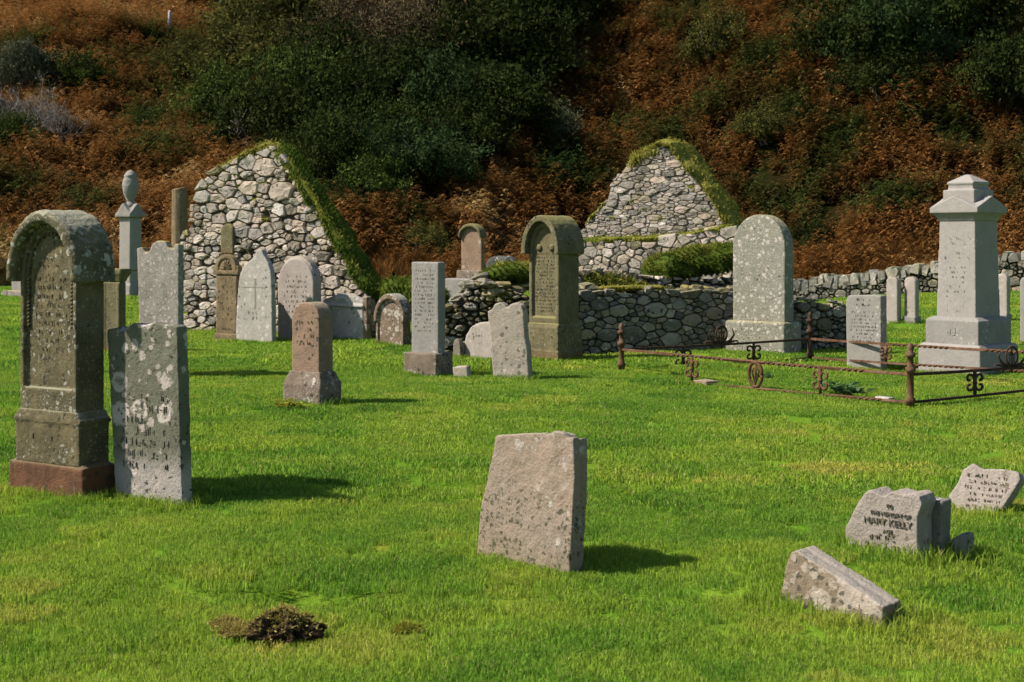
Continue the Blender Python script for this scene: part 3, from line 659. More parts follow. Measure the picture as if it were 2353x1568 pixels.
# ---- gothic lettered slab with lichen rings
f = Fit(268, 420, 444, 1166, 30); g = f.root('lettered_slab', 'grey slab with scalloped top, ringed white lichen and rows of old lettering', tuft=1.3)
poly = f.tr([(268, 1185), (256, 960), (245, 757), (272, 752), (282, 770), (292, 752), (306, 743), (330, 748), (352, 742), (378, 746), (398, 748), (407, 752), (411, 900), (420, 1190)])
body('slab', g, [ext(poly, -f.t / 2, f.t / 2)], M['gothic'], .011, .012)
lo = f.tr([(272, 1080), (404, 1090)]); hi = f.tr([(262, 905), (400, 905)])
worn_text(g, lo[0][0] + .03, lo[1][0] - .02, lo[1][1], hi[1][1], 7, M['ink'], -f.t / 2 - .002, 21, keep=.62, narrow=.9, hgt=.045, th=.13)
# ---- olive stone behind, partly hidden
f = Fit(236, 276, 290, 812, 30); g = f.root('pedestal_headstone', 'narrow olive headstone with moulded cap, half hidden behind the hooded headstone')
hh = f.h(618); body('shaft', g, [box(-f.w / 2, f.w / 2, -f.t / 2, f.t / 2, -.1, hh - .2), box(-f.w / 2 - .012, -f.w / 2 + .05, -f.t / 2 - .018, f.t / 2, 0, hh - .2), box(f.w / 2 - .05, f.w / 2, -f.t / 2 - .018, f.t / 2, 0, hh - .2)], M['olive'], .02, .008)
body('cap', g, [frust(hh - .2, f.w / 2, f.t / 2, hh - .08, f.w / 2 + .05, f.t / 2 + .04), box(-f.w / 2 - .06, f.w / 2 + .06, -f.t / 2 - .05, f.t / 2 + .05, hh - .08, hh)], M['olive'], .02, .012)
# ---- speckled grey tall slab
f = Fit(322, 408, 421, 866, 30); g = f.root('speckled_slab', 'tall speckled grey slab with a yellow lichened hump on top, behind the lettered slab', tuft=1.2)
poly = f.tr([(324, 880), (314, 571), (326, 568), (332, 580), (342, 578), (350, 560), (362, 553), (378, 555), (386, 570), (398, 572), (402, 560), (410, 562), (410, 890)])
body('slab', g, [ext(poly, -f.t / 2, f.t / 2)], M['speck'], .017, .010)
# ---- urn monument, far left
f = Fit(280, 300, 320, 684, 32, d=35.0); g = f.root('urn_monument', 'tall grey monument topped by a draped stone urn, far left', 'monument')
s_ = FPX / 35; q = lambda px: px / s_
W_ = f.w
body('base', g, [box(-W_ / 2 * 1.15, W_ / 2 * 1.15, -W_ / 2 * 1.15, W_ / 2 * 1.15, -.2, f.h(655)), box(-W_ / 2, W_ / 2, -W_ / 2, W_ / 2, f.h(655), f.h(622))], M['granitew'], .03, .01)
a0 = W_ * .66
body('shaft', g, [frust(f.h(622), a0, a0, f.h(500), a0 * .92, a0 * .92)], M['granitew'], .03, .006)
zc = f.h(500); ac = W_ * .86
body('cap', g, [box(-ac, ac, -ac, ac, zc, zc + .10), ext([(-ac, zc + .08), (ac, zc + .08), (0, zc + .36)], -ac * .98, ac * .98), ([(y, x, z) for x, y, z in ext([(-ac, zc + .08), (ac, zc + .08), (0, zc + .36)], -ac * .98, ac * .98)[0]], [fc[::-1] for fc in ext([(-ac, zc + .08), (ac, zc + .08), (0, zc + .36)], -ac, ac)[1]])], M['granite'], .03, .02)
zu = zc + .26
ub = [(r * W_ / .33, zu + z) for r, z in ((.17, 0), (.15, .06), (.10, .12), (.13, .22), (.20, .38), (.225, .52), (.20, .66), (.165, .72), (.18, .78), (.11, .86), (.06, .90), (.02, .92))]
body('urn', g, [lathe(ub, 18)], M['granite'], .025, .05, .16, label='draped urn')
# ---- broken column beside the gable
f = Fit(398, 418, 432, 720, 32, d=31); cx_ = (413 - CX) / FPX * 31
o = empty('stone_column', (cx_, 31, f.z), 0, 'plain upright stone column with slanted top, behind the left gable', 'column'); o['kind'] = 'thing'; H = (720 - 433) / FPX * 31; rr = 18.5 / FPX * 31
V, F = lathe([(rr * 1.08, -.2), (rr * 1.04, H * .4), (rr, H * .85), (rr * .98, H)], 10); V = [(x, y, z + (x * .18 if z > H * .9 else 0)) for x, y, z in V]
body('shaft', o, [(V, F)], M['brown'], .025, .012)
# ---- little stones far left
f = Fit(25, 52, 62, 690, 30, d=36); g = f.root('small_headstone', 'small plain grey headstone at the far left edge'); hh = f.h(565)
body('slab', g, [ext(arch(f.w * .95, -.1, hh - .12, .12), -f.t / 2, f.t / 2)], M['granite'], .03, .01); body('base', g, [box(-f.w * .68, f.w * .62, -f.t * .9, f.t * .9, -.1, f.h(668))], M['speck'], .03, .01)
f = Fit(2, 16, 24, 690, 30, d=36.5); g = f.root('low_marker', 'low lichened marker stone at the left edge beside the small headstone', 'marker stone'); body('block', g, [ext(arch(f.w, -.1, .12, .14), -f.t / 2, f.t / 2)], M['speck'], .03, .02)
f = Fit(52, 62, 68, 722, 30); g = f.root('low_marker', 'tiny pale marker stone just left of the hooded headstone', 'marker stone'); body('block', g, [ext(arch(f.w, -.1, .08, .1), -f.t / 2, f.t / 2)], M['white'], .02, .02)
# ---- brown pedimented stone by the gable
f = Fit(497, 545, 552, 783, 30); g = f.root('carved_headstone', 'slim brown headstone with carved shell pediment, against the left gable'); hh = f.h(585); w, t = f.w, max(f.t, .10)
body('shaft', g, [box(-w / 2, w / 2, -t / 2, t / 2, -.1, f.h(632))], M['brown'], .02, .006)
body('base', g, [box(-w * .56, w * .56, -t * .75, t * .7, -.1, f.h(768))], M['brown'], .02, .01)
z1 = f.h(632); body('pediment', g, [box(-w * .62, w * .6, -t * .7, t * .6, z1, z1 + .06), ext(arch(w * .98, z1, z1 + .12, hh - z1 - .12), -t * .55, t * .45), ext([(-w * .62, z1 + .05), (-w * .62, z1 + .14), (-w * .5, z1 + .16), (-w * .38, z1 + .06)], -t * .6, t * .4), ext([(w * .6, z1 + .05), (w * .6, z1 + .14), (w * .5, z1 + .16), (w * .38, z1 + .06)], -t * .6, t * .4), ext(archring(w * .98, w * .72, z1 + .05, z1 + .12, hh - z1 - .12, (hh - z1 - .12) * .7), -t * .72, 0)], M['brown'], .014, .014)
P = []
for k in range(7):
    a = math.pi * (k + .5) / 7; P.append(tube([(0, -t * .56, z1 + .07), (w * .26 * math.cos(a), -t * .6, z1 + .08 + .16 * math.sin(a))], [.008, .016], 6))
V, F = join(P); mesh('shell_carving', V, F, M['brown'], g)
worn_text(g, -w * .42, w * .42, f.h(742), f.h(640), 8, M['ink2'], -t / 2 - .002, 31, keep=.6, narrow=.85)
worn_text(g, -w * .3, w * .3, f.h(762), f.h(752), 1, M['ink'], -t / 2 - .002, 32, keep=.95, hgt=.03)
# ---- white pointed stone
f = Fit(546, 624, 634, 788, 32); g = f.root('pointed_headstone', 'white headstone with shouldered pointed top in front of the left gable'); w, t = f.w, f.t
poly = f.tr([(541, 800), (543, 720), (548, 650), (552, 628), (562, 610), (578, 595), (586, 585), (590, 574), (600, 574), (606, 588), (616, 605), (622, 625), (624, 660), (626, 800)])
body('slab', g, [ext(poly, -t / 2, t / 2)], M['white'], .018, .010)
b1, b2 = f.tr([(556, 660), (610, 660)]), f.tr([(584, 640), (590, 710)])
mesh('cross_shadow', *join([box(b1[0][0], b1[1][0], -t / 2 - .004, 0, b1[0][1] - .006, b1[0][1] + .006), box(b2[0][0], b2[1][0] - .02, -t / 2 - .004, 0, b2[1][1], b2[0][1])]), M['ink3'], g, smooth=False).name = 'cut_cross_shade'  # raised grey bars: the shadow in a cut cross, put into colour
worn_text(g, -w * .28, w * .25, f.h(740), f.h(700), 3, M['ink3'], -t / 2 - .003, 33, keep=.5)
# ---- pinkish white round stone with thick mossy side
f = Fit(638, 720, 739, 784, 33); g = f.root('rounded_headstone', 'pale pink round topped headstone with mossy thick side, centre of the left gable'); w, t = f.w, f.t
body('slab', g, [ext(arch(w, -.1, f.h(655), f.h(594) - f.h(655)), -t / 2, -t / 2 + t * .75), ext(arch(w * 1.0, -.1, f.h(650), f.h(588) - f.h(650)), -t / 2 + t * .2, t / 2)], M['pinkwhite'], .018, .009)
worn_text(g, -w * .38, w * .38, f.h(735), f.h(630), 9, M['ink3'], -t / 2 - .003, 34, keep=.55, narrow=.8)
# ---- white pedimented slab
f = Fit(742, 834, 847, 782, 32); g = f.root('pedimented_slab', 'low white headstone with shallow pediment and side pilaster, beside the round lichened stone'); w, t = f.w, max(f.t, .12)
z1 = f.h(706); body('slab', g, [box(-w / 2, w / 2, -t / 2, t / 2, -.1, z1)], M['white'], .018, .008)
body('cornice', g, [box(-w / 2 - .02, w / 2 + .02, -t / 2 - .03, t / 2 + .02, z1 - .01, z1 + .035), ext([(-w / 2, z1 + .03), (w / 2, z1 + .03), (w / 2, z1 + .10), (w * .12, z1 + .21), (-w * .12, z1 + .21), (-w / 2, z1 + .10)], -t / 2, t / 2), ext(archring(w * .34, w * .22, z1 + .04, z1 + .05, .11, .07), -t / 2 - .02, 0)], M['white'], .016, .012)
body('pilaster', g, [box(w / 2 - .01, w / 2 + .07, -t / 2 + .01, t / 2, -.1, z1 + .17)], M['lichround'], .018, .01)
# ---- round lichened stone with hood
f = Fit(864, 927, 944, 796, 36); g = f.root('hooded_round_headstone', 'short round hooded headstone blotched with cream lichen, low by the rubble wall'); w, t = f.w, f.t
zs = f.h(735); rs = f.h(682) - zs
body('slab', g, [ext(arch(w, -.1, zs, rs), -t / 2 + .02, t / 2)], M['lichround'], .018, .01)
body('hood', g, [ext(archring(w + .06, w - .07, zs - .05, zs, rs + .04, rs - .05), -t / 2 - .03, t / 2 + .02)], M['lichround'], .016, .016)
body('border', g, [box(w / 2 - .05, w / 2 + .002, -t / 2 - .005, 0, -.1, zs)], M['lichround'], .014, .006); body('border', g, [box(-w / 2, -w / 2 + .05, -t / 2 - .005, 0, -.1, zs)], M['lichround'], .014, .006)
# ---- tall rectangular pillar on a block
f = Fit(942, 1003, 1020, 816, 36, d=hit(1004, 866) + .1); g = f.root('pillar_headstone', 'tall narrow grey rectangular headstone on a wider block base', tuft=0); w, t = f.w, f.t
body('shaft', g, [box(-w / 2, w / 2, -t / 2, t / 2, -.02, f.h(607))], M['granite'], .016, .008)
f2 = Fit(928, 1002, 1041, 867, 36); hb = f2.h(814)
ob = body('base', g, [box(-f2.w / 2, f2.w / 2, -f2.t / 2, f2.t / 2, -.12, hb)], M['rosybase'], .016, .014); ob.parent = None
g.location = (f2.c[0], f2.c[1], f2.z + hb); ob.parent = g; ob.location = (0, 0, -hb)
BASES.append(([(f2.c[0] + x * f2.ca + y * f2.sa, f2.c[1] - x * f2.sa + y * f2.ca) for x, y in ((-f2.w / 2, -f2.t / 2), (f2.w / 2, -f2.t / 2), (f2.w / 2, f2.t / 2))], 1.1))
worn_text(g, -w * .42, w * .42, f.h(770), f.h(622), 16, M['ink3'], -t / 2 - .003, 35, keep=.6, narrow=.8)
# ---- small yellow block, half circle stone, leaning white slab
f = Fit(1042, 1075, 1085, 869, 36); g = f.root('stone_block', 'small yellowish stone block lying in the grass beside the pillar headstone', 'stone block', lean=(4, -6)); body('block', g, [box(-f.w / 2, f.w / 2, -f.t / 2, f.t / 2, -.06, f.h(843))], M['blotch'], .014, .02)
f = Fit(1062, 1130, 1140, 826, 38); g = f.root('half_round_stone', 'smooth pale pink half round stone behind the leaning blotched slab')
poly = f.tr([(1058, 840), (1064, 800), (1072, 770), (1084, 750), (1102, 741), (1122, 740), (1140, 748), (1150, 840)]); body('slab', g, [ext(poly, -.06, .06)], M['pinkwhite'], .018, .008)
f = Fit(1040, 1058, 1068, 822, 38); g = f.root('low_marker', 'low grey rounded fragment left of the half round stone', 'marker stone'); body('block', g, [ext(arch(f.w, -.1, .1, .16), -f.t / 2, f.t / 2)], M['rubble_b'], .018, .02)
f = Fit(1130, 1212, 1222, 872, 27); g = f.root('leaning_slab', 'leaning white slab with scalloped top and dark lichen blotches, before the olive headstone', tuft=1.1)
poly = f.tr([(1134, 885), (1126, 780), (1120, 716), (1130, 711), (1136, 699), (1148, 695), (1158, 700), (1164, 708), (1172, 700), (1186, 695), (1198, 702), (1203, 720), (1206, 775), (1211, 800), (1216, 885)]); body('slab', g, [ext(poly, -f.t / 2, f.t / 2)], M['blotch'], .015, .014)
# ---- rosy small headstone on a base
f = Fit(650, 736, 786, 932, 34); g = f.root('rosy_headstone', 'small rosy sandstone headstone with shouldered base, alone on the lawn', tuft=1.3); w, t = f.w, f.t; hb = f.h(858)
body('base', g, [box(-w / 2, w / 2, -t / 2, t / 2, -.12, hb * .6), frust(hb * .6, w / 2, t / 2, hb, w * .40, t * .36)], M['rosybase'], .015, .022)
sw, st_ = w * .735, t * .64; poly = arch(sw, hb - .02, f.h(745), f.h(697) - f.h(745), p=2.5)
body('shaft', g, [ext(poly, -st_ / 2, st_ / 2)], M['rosy'], .015, .010)
worn_text(g, -sw * .38, sw * .38, f.h(800), f.h(735), 4, M['ink2'], -st_ / 2 - .003, 41, keep=.6)
# ---- olive hooded headstone in the middle
f = Fit(1208, 1282, 1338, 829, 44); g = f.root('hooded_headstone', 'tall mossy olive headstone with rounded hood before the rubble wall, centre'); w, t = f.w, f.t; hp = f.h(748); hs = f.h(580); ht = f.h(496)
body('plinth', g, [box(-w / 2, w / 2, -t / 2, t / 2, -.12, hp - .05), box(-w * .52, w * .52, -t * .52, t * .52, -.12, .12), frust(hp - .052, w / 2 + .004, t / 2 + .004, hp + .02, w * .46, t * .44)], M['olive'], .017, .010)
sw, stt = w * .93, t * .84; rise = (ht - hs) * .86
body('shaft', g, [ext(arch(sw, hp, hs, rise), -stt / 2 + .04, stt / 2), ext(archring(sw, sw * .78, hp + .1, hs, rise, rise * .8), -stt / 2, -stt / 2 + .06), box(-sw / 2, sw / 2, -stt / 2, 0, hp, hp + .1)], M['olive'], .016, .006)
body('hood', g, [ext(archring(sw + .14, sw - .01, hs - .03, hs, rise + .08, rise - .005), -stt / 2 - .09, stt / 2 + .04)], M['olive'], .016, .02)
worn_text(g, -sw * .34, sw * .34, hp + .16, hs, 17, M['ink'], -stt / 2 + .037, 42, keep=.62, narrow=.82)
P = [lathe([(.05, 0), (.05, .02), (.02, .03)], 10)] ; V, F = P[0]
mesh('carved_boss', [(x + sw * .22, -stt / 2 + .045 - z, y + hs + .06) for x, y, z in V], F, M['olive'], g); mesh('carved_boss', [(x - sw * .2, -stt / 2 + .045 - z, y + hs + .06) for x, y, z in V], F, M['olive'], g)
# ---- far arched stone on a slab
f = Fit(1058, 1104, 1114, 640, 36, d=31); g = f.root('hooded_headstone', 'small pinkish round hooded headstone far behind the tumbled wall', tuft=0); w, t = f.w, f.t; zs = f.h(545); rs = f.h(520) - zs
body('slab', g, [ext(arch(w, -.6, zs, rs), -t / 2 + .03, t / 2)], M['rosy'], .025, .006); body('hood', g, [ext(archring(w + .08, w - .02, zs - .02, zs, rs + .06, rs - .02), -t / 2 - .05, t / 2 + .03)], M['olive'], .022, .012)
body('base', g, [box(-w * .62, w * .62, -t * .9, t * .9, -.6, f.h(622))], M['rosybase'], .025, .012); body('ledger', g, [box(-w * 1.1, w * .9, -t * 1.5, t * 1.5, -.6, -.01)], M['granite'], .03, .012)
f = Fit(1122, 1172, 1185, 642, 36, d=27.5); g = f.root('round_boulder', 'dark round topped stone poking up behind the tumbled wall', 'boulder', tuft=0); body('stone', g, [ext(arch(f.w, -.5, f.h(615), .22), -.2, .25)], stone_mat('mat_dark_boulder', (.13, .14, .125), (.07, .075, .07), la=.4, lscale=9), .03, .04)
f = Fit(1116, 1166, 1190, 650, 36, d=26.5); g = f.root('pale_boulder', 'angular pale stone before the dark round stone on the tumbled wall', 'boulder', tuft=0); body('stone', g, [ext(f.tr([(1116, 660), (1120, 622), (1130, 615), (1140, 622), (1158, 616), (1172, 602), (1186, 606), (1192, 660)]), -.18, .2)], M['pinkwhite'], .025, .03)
# ---- tall round lichened headstone with plinth
f = Fit(1666, 1802, 1842, 828, 44, d=20.55); g = f.root('lichened_headstone', 'tall grey round topped headstone speckled with white lichen, on a broad plinth'); w, t = f.w, f.t; hp = f.h(742)
body('plinth', g, [box(-w / 2, w / 2, -t / 2, t / 2, -.1, hp - .02), frust(hp - .025, w / 2, t / 2, hp, w / 2 - .03, t / 2 - .03), box(-w * .53, w * .56, -t * .6, t * .55, -.12, .035)], M['lichgrey'], .018, .012)
sw, st_ = w * .885, t * .52; body('shaft', g, [ext(arch(sw, hp - .02, f.h(570), f.h(492) - f.h(570)), -st_ / 2, st_ / 2)], M['lichgrey'], .016, .010)
# ---- grey rectangular slab right of it
f = Fit(1945, 2023, 2037, 852, 46); g = f.root('plain_slab', 'plain grey rectangular slab with pitted top edge, inside the iron railing'); w, t = f.w, f.t
body('slab', g, [ext(f.tr([(1945, 870), (1944, 690), (1950, 679), (2010, 678), (2024, 681), (2024, 870)]), -t / 2, t / 2)], M['granite'], .016, .008)
worn_text(g, -w * .4, w * .4, f.h(790), f.h(715), 9, M['ink3'], -t / 2 - .003, 45, keep=.6, narrow=.8); worn_text(g, -w * .25, w * .3, f.h(708), f.h(684), 2, M['ink'], -t / 2 - .003, 46, keep=.5, hgt=.03)
# ---- far right small stones
for (vl, vc, vr, vb, vt, lab, pt) in ((2036, 2062, 2072, 742, 638, 'left of two small far headstones near the boundary wall', 1), (2077, 2104, 2113, 742, 638, 'right of two small far headstones near the boundary wall, on a low base', 2), (2289, 2314, 2322, 738, 630, 'small far headstone just right of the white obelisk', 2), (2343, 2366, 2380, 792, 638, 'grey headstone cut by the right edge', 1)):
    f = Fit(vl, vc, vr, vb, 46); g = f.root('small_headstone', 'pale ' + lab if 'grey' not in lab else lab); w, t = f.w, f.t; hh = f.h(vt)
    poly = [(-w / 2, -.1), (w / 2, -.1), (w / 2, hh - .06), (w * .3, hh), (-w * .3, hh), (-w / 2, hh - .06)]
    body('slab', g, [ext(poly, -t / 2, t / 2)], M['granite'] if 'grey' in lab else M['pinkwhite'], .022, .008)
    if pt == 2: body('base', g, [box(-w * .56, w * .56, -t * .8, t * .8, -.1, hh * .14)], M['granite'], .022, .01)
# ---- white obelisk monument, right
f = Fit(2112, 2238, 2338, 866, 50); g = f.root('pillar_monument', 'tall white granite pillar monument with gabled cap on stepped base, right', 'monument'); w = (f.w + f.t) / 2
t = w; Hh = f.h
body('footing', g, [box(-w * .6, w * .56, -t * .6, t * .6, -.15, .03)], M['rubble_b'], .02, .02)
body('base', g, [box(-w / 2, w / 2, -t / 2, t / 2, -.1, Hh(803)), frust(Hh(804), w / 2 - .002, t / 2 - .002, Hh(796), w * .46, t * .46)], M['granitew'], .014, .006)
body('plinth', g, [box(-w * .425, w * .425, -t * .425, t * .425, Hh(800), Hh(740)), frust(Hh(741), w * .424, t * .424, Hh(733), w * .36, t * .36)], M['granite'], .012, .003)
body('shaft', g, [frust(Hh(736), w * .315, t * .315, Hh(505), w * .285, t * .285)], M['granitew'], .013, .003)
c0 = w * .285; zc = Hh(507); cw = w * .385
def gab(ax):
    V, F = ext([(-cw, zc + .10), (cw, zc + .10), (cw, zc + .17), (0, zc + .32), (-cw, zc + .17)], -cw, cw)
    return (V, F) if ax == 0 else ([(-y, x, z) for x, y, z in V], F)
body('cap', g, [frust(zc, c0 + .01, c0 + .01, zc + .05, c0 + .03, c0 + .03), frust(zc + .05, c0 + .03, c0 + .03, zc + .10, cw * .95, cw * .95), gab(0), gab(1)], M['granitew'], .013, .006)
z2 = zc + .22; body('finial_block', g, [box(-w * .25, w * .25, -w * .25, w * .25, z2, zc + .40), box(-w * .2, w * .2, -w * .2, w * .2, zc + .39, zc + .50), frust(zc + .50, w * .215, w * .215, zc + .60, .03, .03), box(-w * .215, w * .215, -w * .215, w * .215, zc + .47, zc + .502)], M['granitew'], .013, .006)
worn_text(g, -w * .12, w * .25, Hh(785), Hh(750), 1, M['granitew'], -t * .425 - .004, 51, keep=.9, hgt=.09)
worn_text(g, -w * .22, w * .22, Hh(725), Hh(540), 16, M['ink3'], -w * .300 - .012, 52, keep=.14, narrow=.7, hgt=.02)
# ---- broken slabs in the foreground
f = Fit(1098, 1308, 1340, 1322, 45); g = f.root('broken_slab', 'broken buff slab with pitted lower half, standing alone mid lawn', 'broken slab', tuft=.7, lean=(-3, 0)); t = f.t
poly = f.tr([(1096, 1275), (1098, 1190), (1108, 1130), (1122, 1050), (1130, 1004), (1180, 1000), (1238, 996), (1246, 1002), (1262, 994), (1282, 998), (1290, 1010), (1306, 1006), (1312, 1100), (1307, 1360), (1230, 1330)])
body('slab', g, [ext(poly, -t / 2, -t / 2 + t * .42), ext([(x * .985 + .004, z * .985) for x, z in poly], -t / 2 + t * .3, t * .18), ext([(x, z * .99) for x, z in poly], t * .12, t / 2)], M['slab'], .010, .022, .10)
f = Fit(1944, 2112, 2146, 1286, 42); g = f.root('broken_inscribed_slab', 'broken pale slab inscribed MARY KELLY with jagged top, in the foreground at right', 'broken slab', tuft=1.4); t = f.t
poly = f.tr([(1946, 1262), (1942, 1215), (1958, 1180), (1975, 1150), (1990, 1130), (2003, 1126), (2022, 1140), (2030, 1142), (2048, 1130), (2076, 1138), (2098, 1134), (2112, 1140), (2118, 1160), (2108, 1190), (2108, 1250), (2112, 1300)])
body('slab', g, [ext(poly, -t / 2, t / 2)], M['kelly'], .009, .016, .10)
for txt, vx, vy, s in (('TO', 2044, 1168, .030), ('THE MEMORY OF', 2046, 1187, .031), ('MARY KELLY', 2040, 1208, .050), ('AGE', 2040, 1226, .030)):
    x, z = f.tr([(vx, vy)])[0]; real_text(g, txt, x, z, s, -t / 2 - .004, M['ink'], squash=.98)
lo, hi = f.tr([(1985, 1262), (2098, 1233)]); worn_text(g, lo[0], hi[0], lo[1], hi[1], 2, M['ink'], -t / 2 - .004, 61, keep=.8, narrow=.85, hgt=.032)
f = Fit(2072, 2158, 2180, 1276, 42); g = f.root('slab_fragment', 'grey upright fragment standing close behind the MARY KELLY slab', 'slab fragment', tuft=1.2)
poly = f.tr([(2072, 1290), (2072, 1150), (2100, 1142), (2150, 1151), (2166, 1153), (2164, 1200), (2160, 1290)]); body('slab', g, [ext(poly, -f.t / 2, f.t / 2)], M['kellyback'], .010, .016, .10)
f = Fit(2186, 2214, 2238, 1284, 42); g = f.root('slab_fragment', 'smallest grey fragment at the right foot of the MARY KELLY slab', 'slab fragment', tuft=1.2); body('slab', g, [ext(f.tr([(2184, 1300), (2186, 1238), (2200, 1230), (2216, 1232), (2216, 1300)]), -f.t / 2, f.t / 2)], M['kellyback'], .010, .02, .08)
f = Fit(2172, 2300, 2320, 1182, 40); g = f.root('shield_fragment', 'pale shield shaped fragment leaning back in the grass at the right edge', 'slab fragment', tuft=1.1, lean=(-16, 0)); t = .09
poly = f.tr([(2172, 1148), (2192, 1112), (2198, 1086), (2222, 1070), (2240, 1082), (2290, 1084), (2326, 1090), (2333, 1108), (2312, 1150), (2296, 1178), (2250, 1192), (2205, 1186)]); body('slab', g, [ext(poly, -t / 2, t / 2)], M['kelly'], .010, .014, .09)
lo, hi = f.tr([(2205, 1172), (2312, 1100)]); worn_text(g, lo[0], hi[0], lo[1], hi[1], 6, M['ink2'], -t / 2 - .003, 62, keep=.65, narrow=.75)
f = Fit(1790, 2024, 2066, 1440, 44); g = f.root('wedge_slab', 'low wedge shaped broken slab with pale lichen, nearest the camera', 'broken slab', tuft=1.3); t = f.t
poly = f.tr([(1790, 1425), (1794, 1365), (1804, 1305), (1816, 1270), (1828, 1265), (1850, 1280), (1900, 1312), (1960, 1350), (2020, 1390), (2030, 1396), (2024, 1460), (1900, 1440)])
body('slab', g, [ext(poly, -t / 2, -t / 2 + t * .4), ext([(x - .006, z * .985) for x, z in poly], -t / 2 + t * .34, t * .2), ext(poly, t * .14, t / 2)], M['wedge'], .009, .014, .09)
# ------------------------------------------------------------------ rubble walls: every stone its own piece
def clip_half(poly, px, pz, nx, nz):
    out = []
    for i in range(len(poly)):
        a, b = poly[i], poly[(i + 1) % len(poly)]
        da = (a[0] - px) * nx + (a[1] - pz) * nz; db = (b[0] - px) * nx + (b[1] - pz) * nz
        if da <= 0: out.append(a)
        if da * db < 0: t = da / (da - db); out.append((a[0] + (b[0] - a[0]) * t, a[1] + (b[1] - a[1]) * t))
    return out
def inside(poly, x, z):
    c = False; j = len(poly) - 1
    for i in range(len(poly)):
        if (poly[i][1] > z) != (poly[j][1] > z) and x < (poly[j][0] - poly[i][0]) * (z - poly[i][1]) / (poly[j][1] - poly[i][1]) + poly[i][0]: c = not c
        j = i
    return c
def area(p): return abs(sum(p[i][0] * p[(i + 1) % len(p)][1] - p[(i + 1) % len(p)][0] * p[i][1] for i in range(len(p)))) / 2
def rubble(parent, outline, seed, rbig, rsmall, nmax, mats, gap=.012, proud=.05, back=.10, asp=1.5, big=(), pbig=.15, y=0.0, name='stone', hold=(), jit=.07):
    """irregular stones filling the outline (local x, z); front towards -y. big = (x, z, r) placed first"""
    r = random.Random(seed); xs = [p[0] for p in outline]; zs = [p[1] for p in outline]; S = [(x, z * asp, q) for x, z, q in big]
    tries = 0; A = np.zeros((nmax + 64, 3)); A[:len(S)] = S if S else A[:0]
    while len(S) < nmax and tries < 30000:
        tries += 1; x = r.uniform(min(xs), max(xs)); z = r.uniform(min(zs), max(zs))
        if not inside(outline, x, z) or any(inside(hh, x, z) for hh in hold): continue
        f_ = min(1, tries / 12000); q = rsmall + (rbig - rsmall) * (r.random() ** 2.0 if r.random() > pbig else r.uniform(.7, 1)) * (1 - f_)
        zz = z * asp
        m_ = A[:len(S)]
        if np.all((m_[:, 0] - x) ** 2 + (m_[:, 1] - zz) ** 2 > (.86 * (q + m_[:, 2])) ** 2): A[len(S)] = (x, zz, q); S.append((x, zz, q))
    arr = np.array(S); made = []
    for i, (x, z, q) in enumerate(S):
        poly = [(x + q * 2.1 * math.cos(k * .7854 + .39), z + q * 2.1 * math.sin(k * .7854 + .39)) for k in range(8)]
        for k in range(len(outline)):
            (ax, az), (bx, bz) = outline[k], outline[(k + 1) % len(outline)]; az *= asp; bz *= asp; ex, ez = bx - ax, bz - az; el = math.hypot(ex, ez)
            if el < 1e-6: continue
            tt = ((x - ax) * ex + (z - az) * ez) / el; nx, nz = ez / el, -ex / el; dd_ = (x - ax) * nx + (z - az) * nz
            if -q < tt < el + q and abs(dd_) < q * 2.2:
                if dd_ > 0: nx, nz = -nx, -nz
                sl = q * r.choice((-.35, -.1, .1, .3, .55, .8)); poly = clip_half(poly, ax + nx * sl, az + nz * sl, nx, nz)
                if len(poly) < 3: break
        if len(poly) < 3: continue
        dd = (arr[:, 0] - x) ** 2 + (arr[:, 1] - z) ** 2; o = np.argsort(dd)[1:28]
        for j in o:
            a, b, c = S[j]; D = math.hypot(a - x, b - z)
            if D < 1e-6: continue
            t = (D * D + q * q - c * c) / (2 * D); nx, nz = (a - x) / D, (b - z) / D
            poly = clip_half(poly, x + nx * t, z + nz * t, nx, nz)
            if len(poly) < 3: break
        if len(poly) < 3: continue
        poly = [(a, b / asp) for a, b in poly]; cx = sum(p[0] for p in poly) / len(poly); cz = sum(p[1] for p in poly) / len(poly)
        if area(poly) < .0009: continue
        rad = math.sqrt(area(poly) / math.pi)
        pts = []
        for k in range(len(poly)):                       # cut the corners, then pull the edge in by the joint width
            a, b = poly[k], poly[(k + 1) % len(poly)]
            e = math.hypot(b[0] - a[0], b[1] - a[1])
            if e < rad * .25: pts.append(((a[0] + b[0]) / 2, (a[1] + b[1]) / 2)); continue
            for t in (.08, .92): pts.append((a[0] + (b[0] - a[0]) * t, a[1] + (b[1] - a[1]) * t))
        ring = []; gp = gap * r.uniform(.15, 2.3)
        for px, pz in pts:
            L = math.hypot(px - cx, pz - cz); k = max(.55, (L - gp) / L) * (1 + r.uniform(-jit, jit * .35)); ring.append(((px - cx) * k, (pz - cz) * k))
        n = len(ring); p = proud * r.uniform(.45, 1.25) * min(1.3, .5 + rad / .12); tx, tz = r.uniform(-.10, .10), r.uniform(-.14, .06)
        V = [(a * 1.0, back, b * 1.0) for a, b in ring] + [(a, -p * .6 + tx * a + tz * b, b) for a, b in ring]
        V += [(a * .9 + r.uniform(-.05, .05) * rad, -p * r.uniform(.9, 1.1) + tx * a + tz * b, b * .9 + r.uniform(-.05, .05) * rad) for a, b in ring] + [(a * .42, -p * r.uniform(.92, 1.18) + tx * a + tz * b, b * .42) for a, b in ring]
        F = []
        for l in range(3):
            for k in range(n): j = (k + 1) % n; F.append((l * n + k, l * n + j, (l + 1) * n + j, (l + 1) * n + k))
        F.append(tuple(range(3 * n, 4 * n)))
        made.append((area(poly), V, F, (cx, y, cz), r.choices([m for m, _ in mats], [w for _, w in mats])[0]))
    made.sort(key=lambda q: -q[0])
